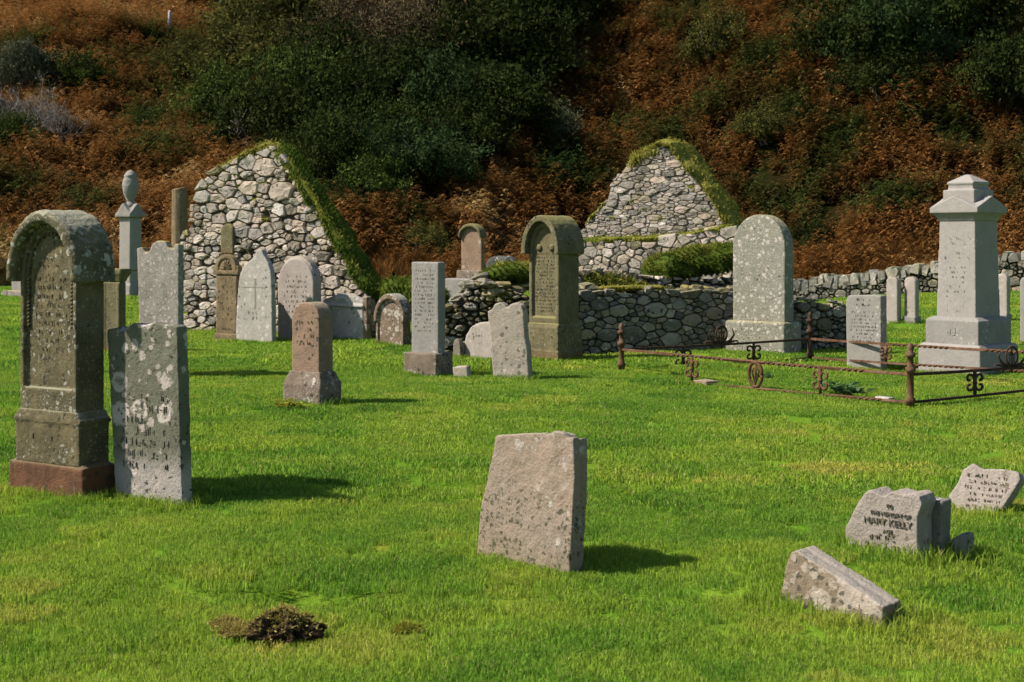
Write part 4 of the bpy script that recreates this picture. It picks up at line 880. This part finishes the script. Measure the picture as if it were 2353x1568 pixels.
    for _, V, F, lc, mt in made[:300]: o = mesh(name, V, F, mt, parent, smooth=False); o.location = lc
    if made[300:]:
        V, F = join([([(a + lc[0], b + lc[1], c + lc[2]) for a, b, c in v], f_) for _, v, f_, lc, _ in made[300:]]); tag(mesh('small_stones', V, F, mats[0][0], parent, smooth=False), kind='stuff')
    return made
def sod(parent, path, wid, thick, mat, name='turf', n=2600, h=.12, seed=1, droop=.7, blade=.012):
    """a rough sod laid along a path (local points) with hanging grass, one growth"""
    r = random.Random(seed); pts = [Vector(p) for p in path]; V = []; F = []; P = []
    fine = []
    for i in range(len(pts) - 1):
        m = max(2, int((pts[i + 1] - pts[i]).length / .08))
        for k in range(m): fine.append(pts[i].lerp(pts[i + 1], k / m))
    fine.append(pts[-1]); S = 12
    for i, p in enumerate(fine):
        d = (fine[min(i + 1, len(fine) - 1)] - fine[max(i - 1, 0)]).normalized(); sy = Vector((0, 1, 0)); up = d.cross(sy); up = up if up.z > 0 else -up; up.normalize()
        end = min(1, .35 + min(i, len(fine) - 1 - i) * .3)
        for k in range(S):
            a = 6.28318 * k / S; q = 1 + .5 * (float(vnoise(i * .33 + seed * 9, k * .9, seed)) - .5) * 2
            V.append(p + sy * math.cos(a) * wid / 2 * q * end + up * (math.sin(a) * thick / 2 * q * end))
        if i:
            for k in range(S): j = (k + 1) % S; F.append(((i - 1) * S + k, (i - 1) * S + j, i * S + j, i * S + k))
    F.append(tuple(range(S))[::-1]); F.append(tuple(range(len(V) - S, len(V))))
    nv = len(V); bv = [.3] * nv
    for _ in range(n):
        i = r.randrange(len(fine) - 1); k = r.randrange(S); a = V[i * S + k].lerp(V[(i + 1) * S + (k + 1) % S], r.random()); c = (fine[i] + fine[i + 1]) / 2
        nn = (a - c).normalized(); l = h * r.uniform(.5, 1.3)
        tip = a + (nn * .55 + Vector((r.gauss(0, .35), r.gauss(0, .3) , r.gauss(.1, .3) - droop * (1 if nn.z < .5 else .1)))).normalized() * l; sd_ = Vector((r.gauss(0, 1), r.gauss(0, 1), r.gauss(0, .4))).normalized() * blade
        mid = a.lerp(tip, .55) + nn * l * .12
        b = len(V); V += [a - sd_, a + sd_, mid + sd_ * .7, tip, mid - sd_ * .7]; F += [(b, b + 1, b + 2, b + 4), (b + 4, b + 2, b + 3)]; bv += [r.random()] * 5
    o = mesh(name, V, F, mat, parent, smooth=False); at = o.data.attributes.new('bv', 'FLOAT', 'POINT'); at.data.foreach_set('value', bv); o['kind'] = 'stuff'
    return o
SODG = foliage_mat('mat_turf_green', (.045, .085, .012), (.14, .18, .028), .3, .1, 3)
SODO = foliage_mat('mat_turf_ochre', (.15, .16, .028), (.33, .30, .07), .3, .1, 3)
SODM = foliage_mat('mat_turf_mixed', (.10, .13, .02), (.28, .27, .055), .3, .1, 3)
def off(path, dx=0, dy=0, dz=0): return [(x + dx, dy, z + dz) for x, z in path]
# ---- left gable
f = Fit(425, 850, 905, 786, 31, d=23.6); GT = .40
g = empty('ruined_gable', (f.X - f.w / 2 * f.ca, f.Y + f.w / 2 * f.sa, f.z), -f.a, 'ruined rubble gable with big pale stones and a turf covered right slope, at left', 'ruined gable')
ol = f.tr([(425, 800), (424, 700), (414, 600), (416, 548), (438, 495), (452, 440), (474, 402), (520, 376), (566, 358), (606, 340), (630, 338), (662, 385), (696, 432), (740, 500), (790, 585), (822, 640), (852, 690), (862, 800)])
bigs = [f.tr([(x, y)])[0] + (q,) for x, y, q in ((612, 385, .27), (572, 376, .20), (648, 440, .27), (575, 432, .20), (528, 440, .17), (470, 450, .17), (540, 470, .16), (567, 498, .18), (415, 590, .16), (430, 610, .13), (500, 525, .11), (690, 545, .12), (735, 535, .15), (672, 480, .13), (745, 590, .12), (785, 620, .14), (720, 500, .12), (640, 520, .12))]
hold = f.tr([(515, 505), (546, 505), (548, 585), (515, 585)])
rubble(g, ol, 3, .18, .046, 420, [(M['rubble'], 7), (M['rubble_b'], 1.6), (M['mossy'], .3)], gap=.009, proud=.05, big=bigs, y=0, hold=[hold], asp=1.65)
body('wall_core', g, [ext([(x * .985, z - .06) for x, z in ol], .03, GT)], M['core'], .04, .05, .2)
hx = hold; body('niche_stone', g, [ext(arch((hx[1][0] - hx[0][0]) * .95, 0, (hx[0][1] - hx[2][1]) * .66, .14, p=1.7), -.05, .08)], M['olive'], .02, .02, label='mossy carved stone set in the niche').location = ((hx[0][0] + hx[1][0]) / 2, -.06, hx[2][1])
rk = f.tr([(626, 333), (662, 378), (698, 428), (742, 497), (792, 582), (826, 640), (856, 680)])
sod(g, off(rk, .0, GT * .52, .0), GT + .10, .17, SODG, n=9000, h=.085, seed=4, droop=.8, blade=.008)
sod(g, off(rk[:-1], .03, .02, -.05), .12, .14, SODM, n=900, h=.09, seed=41, droop=1)
rl = f.tr([(486, 398), (520, 374), (566, 354), (606, 334), (630, 332)])
sod(g, off(rl, 0, GT * .45, .0), GT * .9, .13, SODO, n=1600, h=.09, seed=5)
sod(g, off(f.tr([(846, 672), (880, 668), (940, 672), (985, 690)]), .06, GT * .9, -.02), GT * 1.5, .42, SODG, n=5200, h=.09, seed=6, droop=.6, blade=.009)
for k, (vx, vy) in enumerate(((606, 420), (556, 430), (470, 480), (545, 400), (606, 505), (510, 400), (700, 450), (720, 545), (590, 460), (520, 420), (640, 470), (800, 650), (480, 430))):
    x, z = f.tr([(vx, vy)])[0]; sod(g, [(x - .09, -.0, z), (x + .08, -.0, z + .01)], .10, .09, SODM, 'moss_tuft', n=60, h=.05, seed=50 + k)
BASES.append(([(f.X - f.w * f.ca, f.Y + f.w * f.sa - .04), (f.X, f.Y - .05), (f.X - f.w * .5 * f.ca, f.Y + f.w * .5 * f.sa - .05)], 1.5))
# ---- right gable: upper gable, thicker lower wall with grassy ledge
f = Fit(1300, 1672, 1712, 655, 36, d=25.5, z=0); f.vb = HZ + CAMZ * FPX / 25.5
g = empty('ruined_gable', (f.X - f.w / 2 * f.ca, f.Y + f.w / 2 * f.sa, 0), -f.a, 'ruined grey rubble gable with ochre turf cap and grassy ledge, behind the rubble wall', 'ruined gable')
ol = f.tr([(1304, 640), (1316, 540), (1338, 528), (1372, 490), (1392, 460), (1402, 425), (1424, 395), (1446, 372), (1478, 350), (1520, 336), (1545, 342), (1572, 380), (1600, 410), (1640, 462), (1665, 500), (1690, 535), (1694, 640)])
rubble(g, ol, 13, .17, .036, 560, [(M['rubble'], 1.5), (M['rubble_b'], 6)], gap=.006, proud=.035, asp=2.3, y=0)
body('wall_core', g, [ext([(x * .985, z - .05) for x, z in ol], .012, .6)], M['mortar'], .04, .04, .2)
lw = f.tr([(1296, 700), (1302, 560), (1400, 555), (1500, 552), (1600, 540), (1700, 522), (1712, 700)])
rubble(g, lw, 14, .18, .045, 220, [(M['rubble'], 3), (M['rubble_b'], 6), (M['mossy'], 1)], gap=.008, proud=.045, asp=1.4, y=-.22)
body('lower_wall_core', g, [ext([(x, z - .03) for x, z in lw], -.205, .012)], M['mortar'], .04, .03, .2)
sod(g, off(f.tr([(1326, 556), (1400, 552), (1500, 548), (1560, 545), (1600, 538), (1690, 520)]), 0, -.12, .0), .26, .10, SODM, n=2800, h=.06, seed=15, droop=.3, blade=.008)
sod(g, off(f.tr([(1446, 366), (1478, 342), (1520, 327), (1548, 334), (1575, 372), (1602, 402), (1642, 455), (1668, 495), (1692, 530)]), 0, .28, .0),   .70, .13, SODO, n=8000, h=.07, seed=16, blade=.008)
sod(g, off(f.tr([(1446, 372), (1480, 352), (1515, 338)]), 0, .0, -.03), .13, .15, SODO, n=700, h=.09, seed=17, droop=.9)
sod(g, off(f.tr([(1340, 522), (1372, 486), (1394, 455)]), 0, .25, .0), .6, .12, SODM, n=700, h=.08, seed=18)
for k, (vx, vy) in enumerate(((1500, 440), (1450, 460), (1590, 430), (1480, 480), (1620, 480), (1560, 440), (1660, 520), (1410, 500), (1640, 430), (1520, 500))):
    x, z = f.tr([(vx, vy)])[0]; sod(g, [(x - .08, -.0, z), (x + .1, -.0, z + .01)], .09, .08, SODM, 'moss_tuft', n=50, h=.05, seed=150 + k)
# ---- front wall of the enclosure, in shade
def wallroot(name, label, v0, v1, vb, d0, d1):
    x0, x1 = (v0 - CX) / FPX * d0, (v1 - CX) / FPX * d1; ang = math.atan2(d1 - d0, x1 - x0)
    o = empty(name, (x0, d0, 0), ang, label, 'rubble wall'); o['kind'] = 'thing'; L = math.hypot(x1 - x0, d1 - d0)
    def tr(pts):
        out = []
        for vx, vy in pts:
            u = (vx - CX) / FPX; q = (u * d0 - x0) / (math.cos(ang) - u * math.sin(ang)); dep = d0 + q * math.sin(ang); out.append((q, CAMZ - (vy - HZ) / FPX * dep))
        return out
    return o, L, tr
g, L, tr = wallroot('rubble_wall', 'low dark mossy topped rubble wall between the two big headstones, before the right gable', 1200, 1960, 835, 20.75, 22.5)
ol = tr([(1196, 850), (1196, 690), (1260, 676), (1330, 672), (1380, 664), (1430, 668), (1500, 664), (1560, 672), (1620, 664), (1690, 670), (1760, 680), (1830, 690), (1836, 840)])
bigs = [tr([(x, y)])[0] + (q,) for x, y, q in ((1450, 770, .22), (1420, 715, .16), (1505, 712, .2), (1540, 780, .17), (1590, 735, .17), (1395, 770, .16), (1560, 700, .12), (1640, 720, .16), (1650, 790, .15), (1376, 700, .14), (1480, 690, .12), (1600, 800, .13), (1425, 820, .13))]
rubble(g, ol, 23, .18, .048, 330, [(M['rubble_c'], 4), (M['rubble_b'], 5)], gap=.007, proud=.045, big=bigs, asp=1.6)
body('wall_core', g, [ext([(x, z - .05) for x, z in ol], .03, .62)], M['core'], .04, .04, .2)
r = random.Random(5)
tops = tr([(x, 668 + 4 * math.sin(x * .05)) for x in range(1340, 1830, 19)])
for k, (x, z) in enumerate(tops):                                   # loose top stones, mossy
    V, F = lathe([(.02, -.07), (.09, -.06), (.12, 0), (.09, .06), (.02, .075)], 6); s = r.uniform(.65, 1.35)
    o = mesh('top_stone', [(a * r.uniform(.8, 1.35), b * r.uniform(.85, 1.2), c * r.uniform(.7, 1.1)) for a, b, c in V], F, M['mossy'] if r.random() < .6 else M['rubble_c'], g, smooth=False); o.location = (x, r.uniform(.05, .4), z - .02 + r.uniform(-.02, .03)); o.scale = (s, s * 1.2, s); o.rotation_euler = (r.uniform(-.2, .2), r.uniform(-.2, .2), r.uniform(0, 3))
sod(g, off(tr([(1380, 664), (1450, 662), (1520, 661), (1560, 668)]), 0, .12, .0), .25, .07, SODO, 'moss_cap', n=500, h=.04, seed=25)
# second broken wall and turf mound behind it
g, L, tr = wallroot('inner_wall', 'broken inner wall of loose stones with a grassy mound, behind the dark rubble wall', 1260, 1720, 660, 22.6, 23.4)
ol = tr([(1256, 720), (1262, 622), (1330, 614), (1420, 622), (1500, 628), (1560, 640), (1690, 640), (1700, 720)])
rubble(g, ol, 33, .11, .045, 170, [(M['rubble'], 3), (M['rubble_b'], 4), (M['mossy'], 2)], gap=.02, proud=.09, asp=1.2)
body('wall_core', g, [ext([(x, z - .06) for x, z in ol], .05, .8)], M['core'], .05, .06, .2)
sod(g, off(tr([(1500, 628), (1540, 612), (1600, 606), (1650, 600), (1700, 592), (1730, 600)]), 0, .35, -.02), .9, .42, SODG, 'turf_mound', n=9000, h=.08, seed=35, droop=.3, blade=.008)
sod(g, off(tr([(1500, 622), (1540, 606), (1600, 600), (1650, 592), (1700, 584)]), 0, .3, .0), .7, .34, SODM, 'turf_mound', n=6000, h=.07, seed=36, droop=.2, blade=.008)
sod(g, off(tr([(1340, 640), (1400, 648), (1480, 655)]), 0, -.05, -.02), .25, .16, SODM, n=900, h=.12, seed=37, droop=.2)
# tumbled wall between pillar headstone and olive headstone
g, L, tr = wallroot('tumbled_wall', 'tumbled mossy drystone wall end behind the leaning blotched slab', 1020, 1215, 800, 21.0, 20.8)
ol = tr([(1016, 840), (1018, 700), (1040, 690), (1062, 664), (1090, 650), (1130, 655), (1170, 662), (1215, 680), (1216, 840)])
rubble(g, ol, 43, .15, .05, 130, [(M['mossy'], 4), (M['rubble_b'], 4), (M['rubble'], 2)], gap=.025, proud=.11, asp=1.5)
body('wall_core', g, [ext([(x, z - .08) for x, z in ol], .06, .8)], M['core'], .05, .06, .2)
for k, (vx, vy) in enumerate(((1075, 655), (1100, 640), (1120, 652), (1150, 660), (1050, 690), (1180, 668), (1090, 665), (1135, 668))):
    x, z = tr([(vx, vy)])[0]; V, F = lathe([(.03, -.06), (.13, -.055), (.17, 0), (.13, .05), (.03, .065)], 6)
    o = mesh('top_stone', [(a * r.uniform(.8, 1.4), b * r.uniform(.8, 1.2), c * r.uniform(.7, 1.2)) for a, b, c in V], F, M['mossy'] if k % 2 else M['rubble_b'], g, smooth=False); o.location = (x, r.uniform(-.05, .3), z); o.rotation_euler = (r.uniform(-.35, .35), r.uniform(-.5, .2), r.uniform(0, 3))
sod(g, off(tr([(1085, 640), (1130, 630), (1170, 624), (1215, 628)]), 0, .75, -.05), 1.0, .30, SODG, n=5000, h=.07, seed=44, droop=.2, blade=.008)
sod(g, off(tr([(1085, 636), (1130, 624), (1170, 616), (1215, 620)]), 0, .8, -.03), .8, .24, SODM, n=3500, h=.07, seed=45, droop=.2, blade=.008)
sod(g, off(tr([(1120, 672), (1150, 668), (1180, 676)]), 0, .02, -.03), .3, .14, SODM, 'moss_cap', n=500, h=.06, seed=46)
# wall end right of the tall lichened headstone
g, L, tr = wallroot('wall_end', 'broken mossy wall end beside the plain slab, inside the railing', 1830, 1950, 830, 21.5, 21.7)
ol = tr([(1815, 850), (1816, 690), (1850, 686), (1890, 690), (1940, 695), (1956, 720), (1956, 850)])
bigs = [tr([(x, y)])[0] + (q,) for x, y, q in ((1890, 745, .13), (1925, 716, .13), (1842, 705, .12), (1890, 702, .11))]
rubble(g, ol, 53, .10, .04, 110, [(M['mossy'], 4), (M['rubble_b'], 3)], gap=.010, proud=.07, big=bigs, asp=1.3)
body('wall_core', g, [ext([(x, z - .06) for x, z in ol], .05, .6)], M['core'], .04, .05, .2)
# ---- boundary wall at the back right, coped with upright stones
g, L, tr = wallroot('boundary_wall', 'long drystone boundary wall with upright coping stones at the foot of the hill, right', 1740, 2420, 690, 38.5, 34.5)
gt = [tr([(x, 0)])[0][0] for x in (1740, 1900, 2050, 2113, 2200, 2317, 2420)]
topv = {1740: 652, 1810: 646, 1900: 634, 2000: 624, 2100: 612, 2150: 604, 2250: 590, 2353: 577, 2420: 568}
tp = tr([(x, y + 16) for x, y in topv.items()]); bt = tr([(2420, 668), (2317, 676), (2113, 700), (1950, 722), (1740, 738)])
ol = tp + [(x, z - .3) for x, z in bt]
rubble(g, ol, 63, .20, .05, 520, [(M['rubble_c'], 4), (M['rubble_b'], 4)], gap=.016, proud=.07, asp=1.3)
body('wall_core', g, [ext([(x, z - .04) for x, z in ol], .05, .55)], M['core'], .07, .04, .3)
cop = tr([(x, y) for x, y in topv.items()]); X = np.array([p[0] for p in cop]); Z = np.array([p[1] for p in cop])
x = X[0]
while x < X[-1]:
    z = float(np.interp(x, X, Z)); w = r.uniform(.10, .24); h = r.uniform(.20, .36); c = w * .25
    V, F = ext([(-w / 2, -h), (w / 2, -h), (w / 2, -c), (w / 2 - c, 0), (-w / 2 + c * 1.3, .01), (-w / 2, -c * 1.4)], -.1 + r.uniform(-.04, .04), .5)
    o = mesh('coping_stone', [(a + r.uniform(-.015, .015), b + r.uniform(-.02, .02), d + r.uniform(-.02, .02)) for a, b, d in V], F, M['cope'] if r.random() < .75 else M['rubble_c'], g, smooth=False); o.location = (x, 0, z + r.uniform(-.05, .05)); o.rotation_euler = (0, r.uniform(-.25, .35), r.uniform(-.1, .1)); x += w + .015
# ------------------------------------------------------------------ iron railing
P1 = Vector(((1428 - CX) / FPX * hit(1428, 850), hit(1428, 850), 0)); P2 = Vector(((2092 - CX) / FPX * hit(2092, 936), hit(2092, 936), 0))
P3 = Vector((0, 0, 0)); P3.y = 19.45; P3.x = (1861 - CX) / FPX * P3.y; P4 = P2 + (P3 - P1)
def zat(vx, vy, p): return CAMZ - (vy - HZ) / FPX * p.y
RT = [zat(0, 803, P1), zat(0, 861, P2), zat(0, 779, P3)]; RB = [zat(0, 862, P1) - .0, zat(0, 925, P2), zat(0, 822, P3)]
RT.append(RT[1] + RT[2] - RT[0] + .02); RB.append(RB[1] + RB[2] - RB[0] + .02)
C0 = (P1 + P2 + P3 + P4) / 4
fence = empty('iron_railing', (C0.x, C0.y, 0), 0, 'low rusty wrought iron railing with scrolls and twisted rails round a grave plot', 'railing')
loc = lambda p, z: Vector((p.x - C0.x, p.y - C0.y, z))
def post(p, ztop, mat):
    z0 = float(ground_z(p.x, p.y)) - .12; zt = ztop
    rr_ = .045
    prof = [(rr_ * .95, z0), (rr_ * .95, z0 + .16), (rr_ * 1.25, z0 + .17), (rr_ * 1.25, z0 + .20), (rr_ * .8, z0 + .22), (rr_ * .75, zt - .30), (rr_ * 1.2, zt - .29), (rr_ * 1.2, zt - .25), (rr_ * .7, zt - .24), (rr_ * .7, zt - .15), (rr_ * 1.15, zt - .14), (rr_ * 1.15, zt - .11), (rr_ * .6, zt - .09), (rr_ * .85, zt - .06), (rr_ * .55, zt - .02), (.006, zt)]
    V, F = lathe(prof, 10); o = mesh('post', V, F, mat, fence); o.location = loc(p, 0)
def rail(a, b, mat, twist=((.35, .65),), r_=.0205, n=120, flip=1):
    V = []; F = []; d = (b - a); L = d.length; d.normalize(); sx = d.cross(Vector((0, 0, 1))).normalized(); up = sx.cross(d); ang = 0
    for i in range(n + 1):
        t = i / n; c = a.lerp(b, t) + Vector((0, 0, -.012 * math.sin(t * 3.14)))
        if any(lo < t < hi for lo, hi in twist): ang += L / n / .085 * 1.5708 * flip
        for k in range(4):
            q = ang + k * 1.5708 + .785; V.append(c + (sx * math.cos(q) + up * math.sin(q)) * r_)
    for i in range(n):
        for k in range(4): j = (k + 1) % 4; F.append((i * 4 + k, i * 4 + j, i * 4 + 4 + j, i * 4 + 4 + k))
    F.append((3, 2, 1, 0)); F.append(tuple(range(n * 4, n * 4 + 4)))
    mesh('rail', V, F, mat, fence, smooth=False)
def scroll(c, d, h, mat, name='scroll_panel'):
    """upright with four curls between the rails"""
    parts = [tube([c + Vector((0, 0, -h / 2)), c, c + Vector((0, 0, h / 2))], [.018, .022, .018], 8)]
    for sz in (-1, 1):
        for s in (-1, 1):
            pts = []
            for i in range(15):
                a = i / 14 * 5.2; rr_ = h * .20 * (1 - i / 14 * .72); pts.append(c + d * s * (.012 + h * .20 - rr_ * math.cos(a) * 1.0) + Vector((0, 0, sz * (h * .16 + rr_ * math.sin(a) * 1.0))))
            parts.append(tube(pts, [.0145] * 15, 6))
    parts.append(lathe([(.008, -.02), (.026, -.012), (.026, .012), (.008, .02)], 8)); V, F = parts[-1]; parts[-1] = ([Vector(v) + c for v in V], F)
    V, F = join(parts); mesh(name, V, F, mat, fence)
def crest(c, d, s, mat):
    parts = []
    ring = [c + d * math.cos(a) * s * .34 + Vector((0, 0, s * .55 + math.sin(a) * s * .46)) for a in np.linspace(0, 6.2832, 25)]
    parts.append(tube(ring, [s * .055] * 25, 6)); parts.append(tube([c + Vector((0, 0, -s * .25)), c + Vector((0, 0, s * 1.0))], [s * .05, s * .03], 6))
    parts.append(tube([c + Vector((0, 0, s * .62)) - d * s * .2, c + Vector((0, 0, s * .62)) + d * s * .2], [s * .03, s * .03], 5))
    for q in (-1, 1):
        parts.append(tube([c + d * q * s * .1, c + d * q * s * .55 + Vector((0, 0, s * .18)), c + d * q * s * .78 + Vector((0, 0, s * .5)), c + d * q * s * .66 + Vector((0, 0, s * .85))], [s * .07, s * .08, s * .06, s * .02], 6))
        parts.append(tube([c + d * q * s * .1, c + d * q * s * .6 + Vector((0, 0, s * .1)), c + d * q * s * .95 + Vector((0, 0, s * .16)), c + d * q * s * 1.08 + Vector((0, 0, 0))], [s * .06, s * .07, s * .05, s * .02], 6))
        parts.append(tube([c + d * q * s * .12 + Vector((0, 0, s * .2)), c + d * q * s * .12 + Vector((0, 0, s * .5)), c + Vector((0, 0, s * .8))], [s * .025] * 3, 5))
    V, F = join(parts); mesh('crest', V, F, mat, fence)
PTS = [P1, P2, P3, P4]
for p, vt, m in ((P1, 742, 'rust'), (P2, 788, 'rust'), (P3, 716, 'iron')): post(p, zat(0, vt, p), M[m])
post(P4, RT[3] + .3, M['iron'])
top = [loc(p, z) for p, z in zip(PTS, RT)]; bot = [loc(p, z) for p, z in zip(PTS, RB)]
for i, j, m, tw in ((0, 1, 'rust', ((.22, .42), (.56, .74), (.8, .88))), (0, 2, 'iron', ()), (1, 3, 'iron', ()), (2, 3, 'rust', ((.3, .5), (.6, .9)))):
    rail(top[i], top[j], M[m], tw); rail(bot[i], bot[j], M[m], tuple((a + .05, b + .05) for a, b in tw), .018)
def between(i, j, t): return (top[i].lerp(top[j], t) + bot[i].lerp(bot[j], t)) / 2
def along(i, j, vx):
    u = (vx - CX) / FPX; a, b = PTS[i], PTS[j]; return (u * a.y - a.x) / ((b.x - a.x) - u * (b.y - a.y))
for i, j, vxs, m in ((0, 1, (1590, 1885), 'rust'), (0, 2, (1570, 1732), 'iron'), (1, 3, (2240,), 'iron'), (2, 3, (2036,), 'rust')):
    d = (PTS[j] - PTS[i]).normalized()
    for vx in vxs: t = along(i, j, vx); hh = (top[i].lerp(top[j], t) - bot[i].lerp(bot[j], t)).z; scroll(between(i, j, t), d, hh * .98, M[m])
t = along(0, 1, 1736); d = (P2 - P1).normalized(); c = between(0, 1, t); hh = (top[0].lerp(top[1], t) - bot[0].lerp(bot[1], t)).z
ov = [c + d * math.cos(a) * hh * .36 + Vector((0, 0, math.sin(a) * hh * .46)) for a in np.linspace(0, 6.2832, 25)]
V, F = join([tube(ov, [.021] * 25, 6), tube([c + Vector((0, 0, -hh * .5)), c + Vector((0, 0, hh * .5))], [.013, .013], 6), tube([c + Vector((0, 0, -hh * .35)), c + d * hh * .2 + Vector((0, 0, hh * .1)), c + Vector((0, 0, hh * .35))], [.011] * 3, 5), tube([c + Vector((0, 0, -hh * .35)), c - d * hh * .2 + Vector((0, 0, hh * .1)), c + Vector((0, 0, hh * .35))], [.011] * 3, 5)])
mesh('oval_panel', V, F, M['rust'], fence)
t = along(0, 2, 1658); crest(top[0].lerp(top[2], t), (P3 - P1).normalized(), .24, M['iron'])
t = along(1, 3, 2325); crest(top[1].lerp(top[3], t), (P4 - P2).normalized(), .21, M['iron'])
f = Fit(1602, 1632, 1642, 886, 56); gg = f.root('kerb_stone', 'small flat pinkish stone under the rusty front rail', 'stone', tuft=0); body('block', gg, [box(-f.w / 2, f.w / 2, -.10, .10, -.08, .05)], M['rosy'], .014, .02)
f = Fit(2014, 2046, 2052, 922, 56); gg = f.root('kerb_stone', 'small white stone on the ground beside the middle railing post', 'stone', tuft=0); body('block', gg, [box(-f.w / 2, f.w / 2, -.05, .05, -.05, .035)], M['white'], .012, .012)
# ------------------------------------------------------------------ upturned clod and moss hummock in the foreground
def lump(name, vx, vy, sx, sy, sz, mat, label, seed, fr=0, frm=None):
    d = hit(vx, vy); x = (vx - CX) / FPX * d; r_ = np.random.default_rng(seed)
    root = empty(name, (x, d, float(ground_z(x, d))), 0, label, 'turf clod')
    U, Vn = 90, 44; th = np.linspace(0, 2 * np.pi, U, endpoint=False); ph = np.linspace(-.35, np.pi / 2, Vn); T, Pp = np.meshgrid(th, ph)
    n = 1 + .8 * fbm(T * 1.6 + seed + 3 * np.cos(T), Pp * 2.5 + np.sin(T) * 2, seed) + .4 * fbm(np.cos(T) * 6 + 9, Pp * 7 + np.sin(T) * 6, seed + 5, 3) + .45 * fbm(np.cos(T) * 15 + 40, Pp * 16 + np.sin(T) * 15, seed + 8, 2)
    Vv = np.stack([np.cos(T) * np.cos(Pp) * sx * n, np.sin(T) * np.cos(Pp) * sy * n, np.sin(Pp) * sz * n], -1).reshape(-1, 3); F = []
    for i in range(Vn - 1):
        for k in range(U): F.append((i * U + k, i * U + (k + 1) % U, (i + 1) * U + (k + 1) % U, (i + 1) * U + k))
    mesh('clod', Vv, F, mat, root)
    if fr:
        P = []; bv = []; Vs = []; Fs = []
        for _ in range(fr):
            p = Vv[r_.integers(U * 5, len(Vv))]; nn = np.array([p[0] / sx ** 2, p[1] / sy ** 2, p[2] / sz ** 2 + 1e-3]); nn /= np.linalg.norm(nn)
            if p[1] < -.015 and nn[2] < .8 and mat.name == 'mat_peaty_soil' and r_.random() < .35: continue
            if nn[2] < .35 + .5 * fbm(p[0] * 25, p[2] * 25, seed) and r_.random() < .9: continue
            l = r_.uniform(.005, .015); tip = p + (nn * .6 + r_.normal(0, .7, 3)) * l; s = r_.normal(0, 1, 3); s = s / np.linalg.norm(s) * .004; b = len(Vs); Vs += [p - s, p + s, tip]; Fs.append((b, b + 1, b + 2)); bv += [r_.random()] * 3
        o = mesh('dry_grass', Vs, Fs, frm, root, smooth=False); at = o.data.attributes.new('bv', 'FLOAT', 'POINT'); at.data.foreach_set('value', bv); o['kind'] = 'stuff'
    return root
DRY = foliage_mat('mat_dry_blades', (.20, .18, .045), (.44, .37, .12), .3, .1, 6); MOS = foliage_mat('mat_moss_blades', (.15, .17, .02), (.30, .30, .045), .3, .1, 6)
lump('turf_clod', 650, 1462, .16, .12, .115, M['soil'], 'upturned dark turf clod with a dry mossy crown in the foreground', 71, 7000, DRY)
lump('turf_clod', 572, 1456, .13, .07, .035, M['straw_moss'], 'flat straw coloured scrap of turf left of the dark clod', 72, 6000, DRY)
lump('turf_clod', 522, 1440, .07, .05, .03, M['straw_moss'], 'smallest straw scrap of turf at the far left of the dark clod', 74, 3000, DRY)
lump('moss_hummock', 934, 1458, .075, .05, .035, M['straw_moss'], 'small yellow moss hummock on the lawn right of the dark clod', 73, 2500, MOS)
# low broad leaved weeds
def weed(vx, vy, s, label, mat, n=26, seed=0):
    d = hit(vx, vy); x = (vx - CX) / FPX * d; r_ = random.Random(seed); V = []; F = []; bv = []
    for _ in range(n):
        a = r_.uniform(0, 6.28); l = s * r_.uniform(.5, 1.1); w_ = l * .26; e = r_.uniform(.25, 1.0); o_ = Vector((r_.gauss(0, s * .5), r_.gauss(0, s * .3), 0)); dd = Vector((math.cos(a), math.sin(a), 0)); q = Vector((-dd.y, dd.x, 0)); up = Vector((0, 0, 1)); b = len(V)
        V += [o_, o_ + dd * l * .45 + up * l * e * .6 + q * w_, o_ + dd * l + up * l * e * .55, o_ + dd * l * .45 + up * l * e * .6 - q * w_]; F.append((b, b + 1, b + 2, b + 3)); bv += [r_.random()] * 4
    root = empty('weed_clump', (x, d, float(ground_z(x, d))), 0, label, 'weed'); o = mesh('leaves', V, F, mat, root, smooth=False); at = o.data.attributes.new('bv', 'FLOAT', 'POINT'); at.data.foreach_set('value', bv)
WE = foliage_mat('mat_weed_leaves', (.035, .085, .030), (.10, .17, .07), .3, .2, 5)
weed(1955, 905, .16, 'grey green broad leaved weeds inside the railing left of the middle post', WE, 46, 1); weed(1925, 890, .13, 'small leafy weeds before the plain slab within the railing', WE, 30, 4); weed(660, 936, .12, 'yellowish weeds at the left foot of the rosy headstone', MOS, 30, 2); weed(1755, 868, .11, 'pale leafy weed beside the oval railing panel', WE, 24, 3)
lawn()
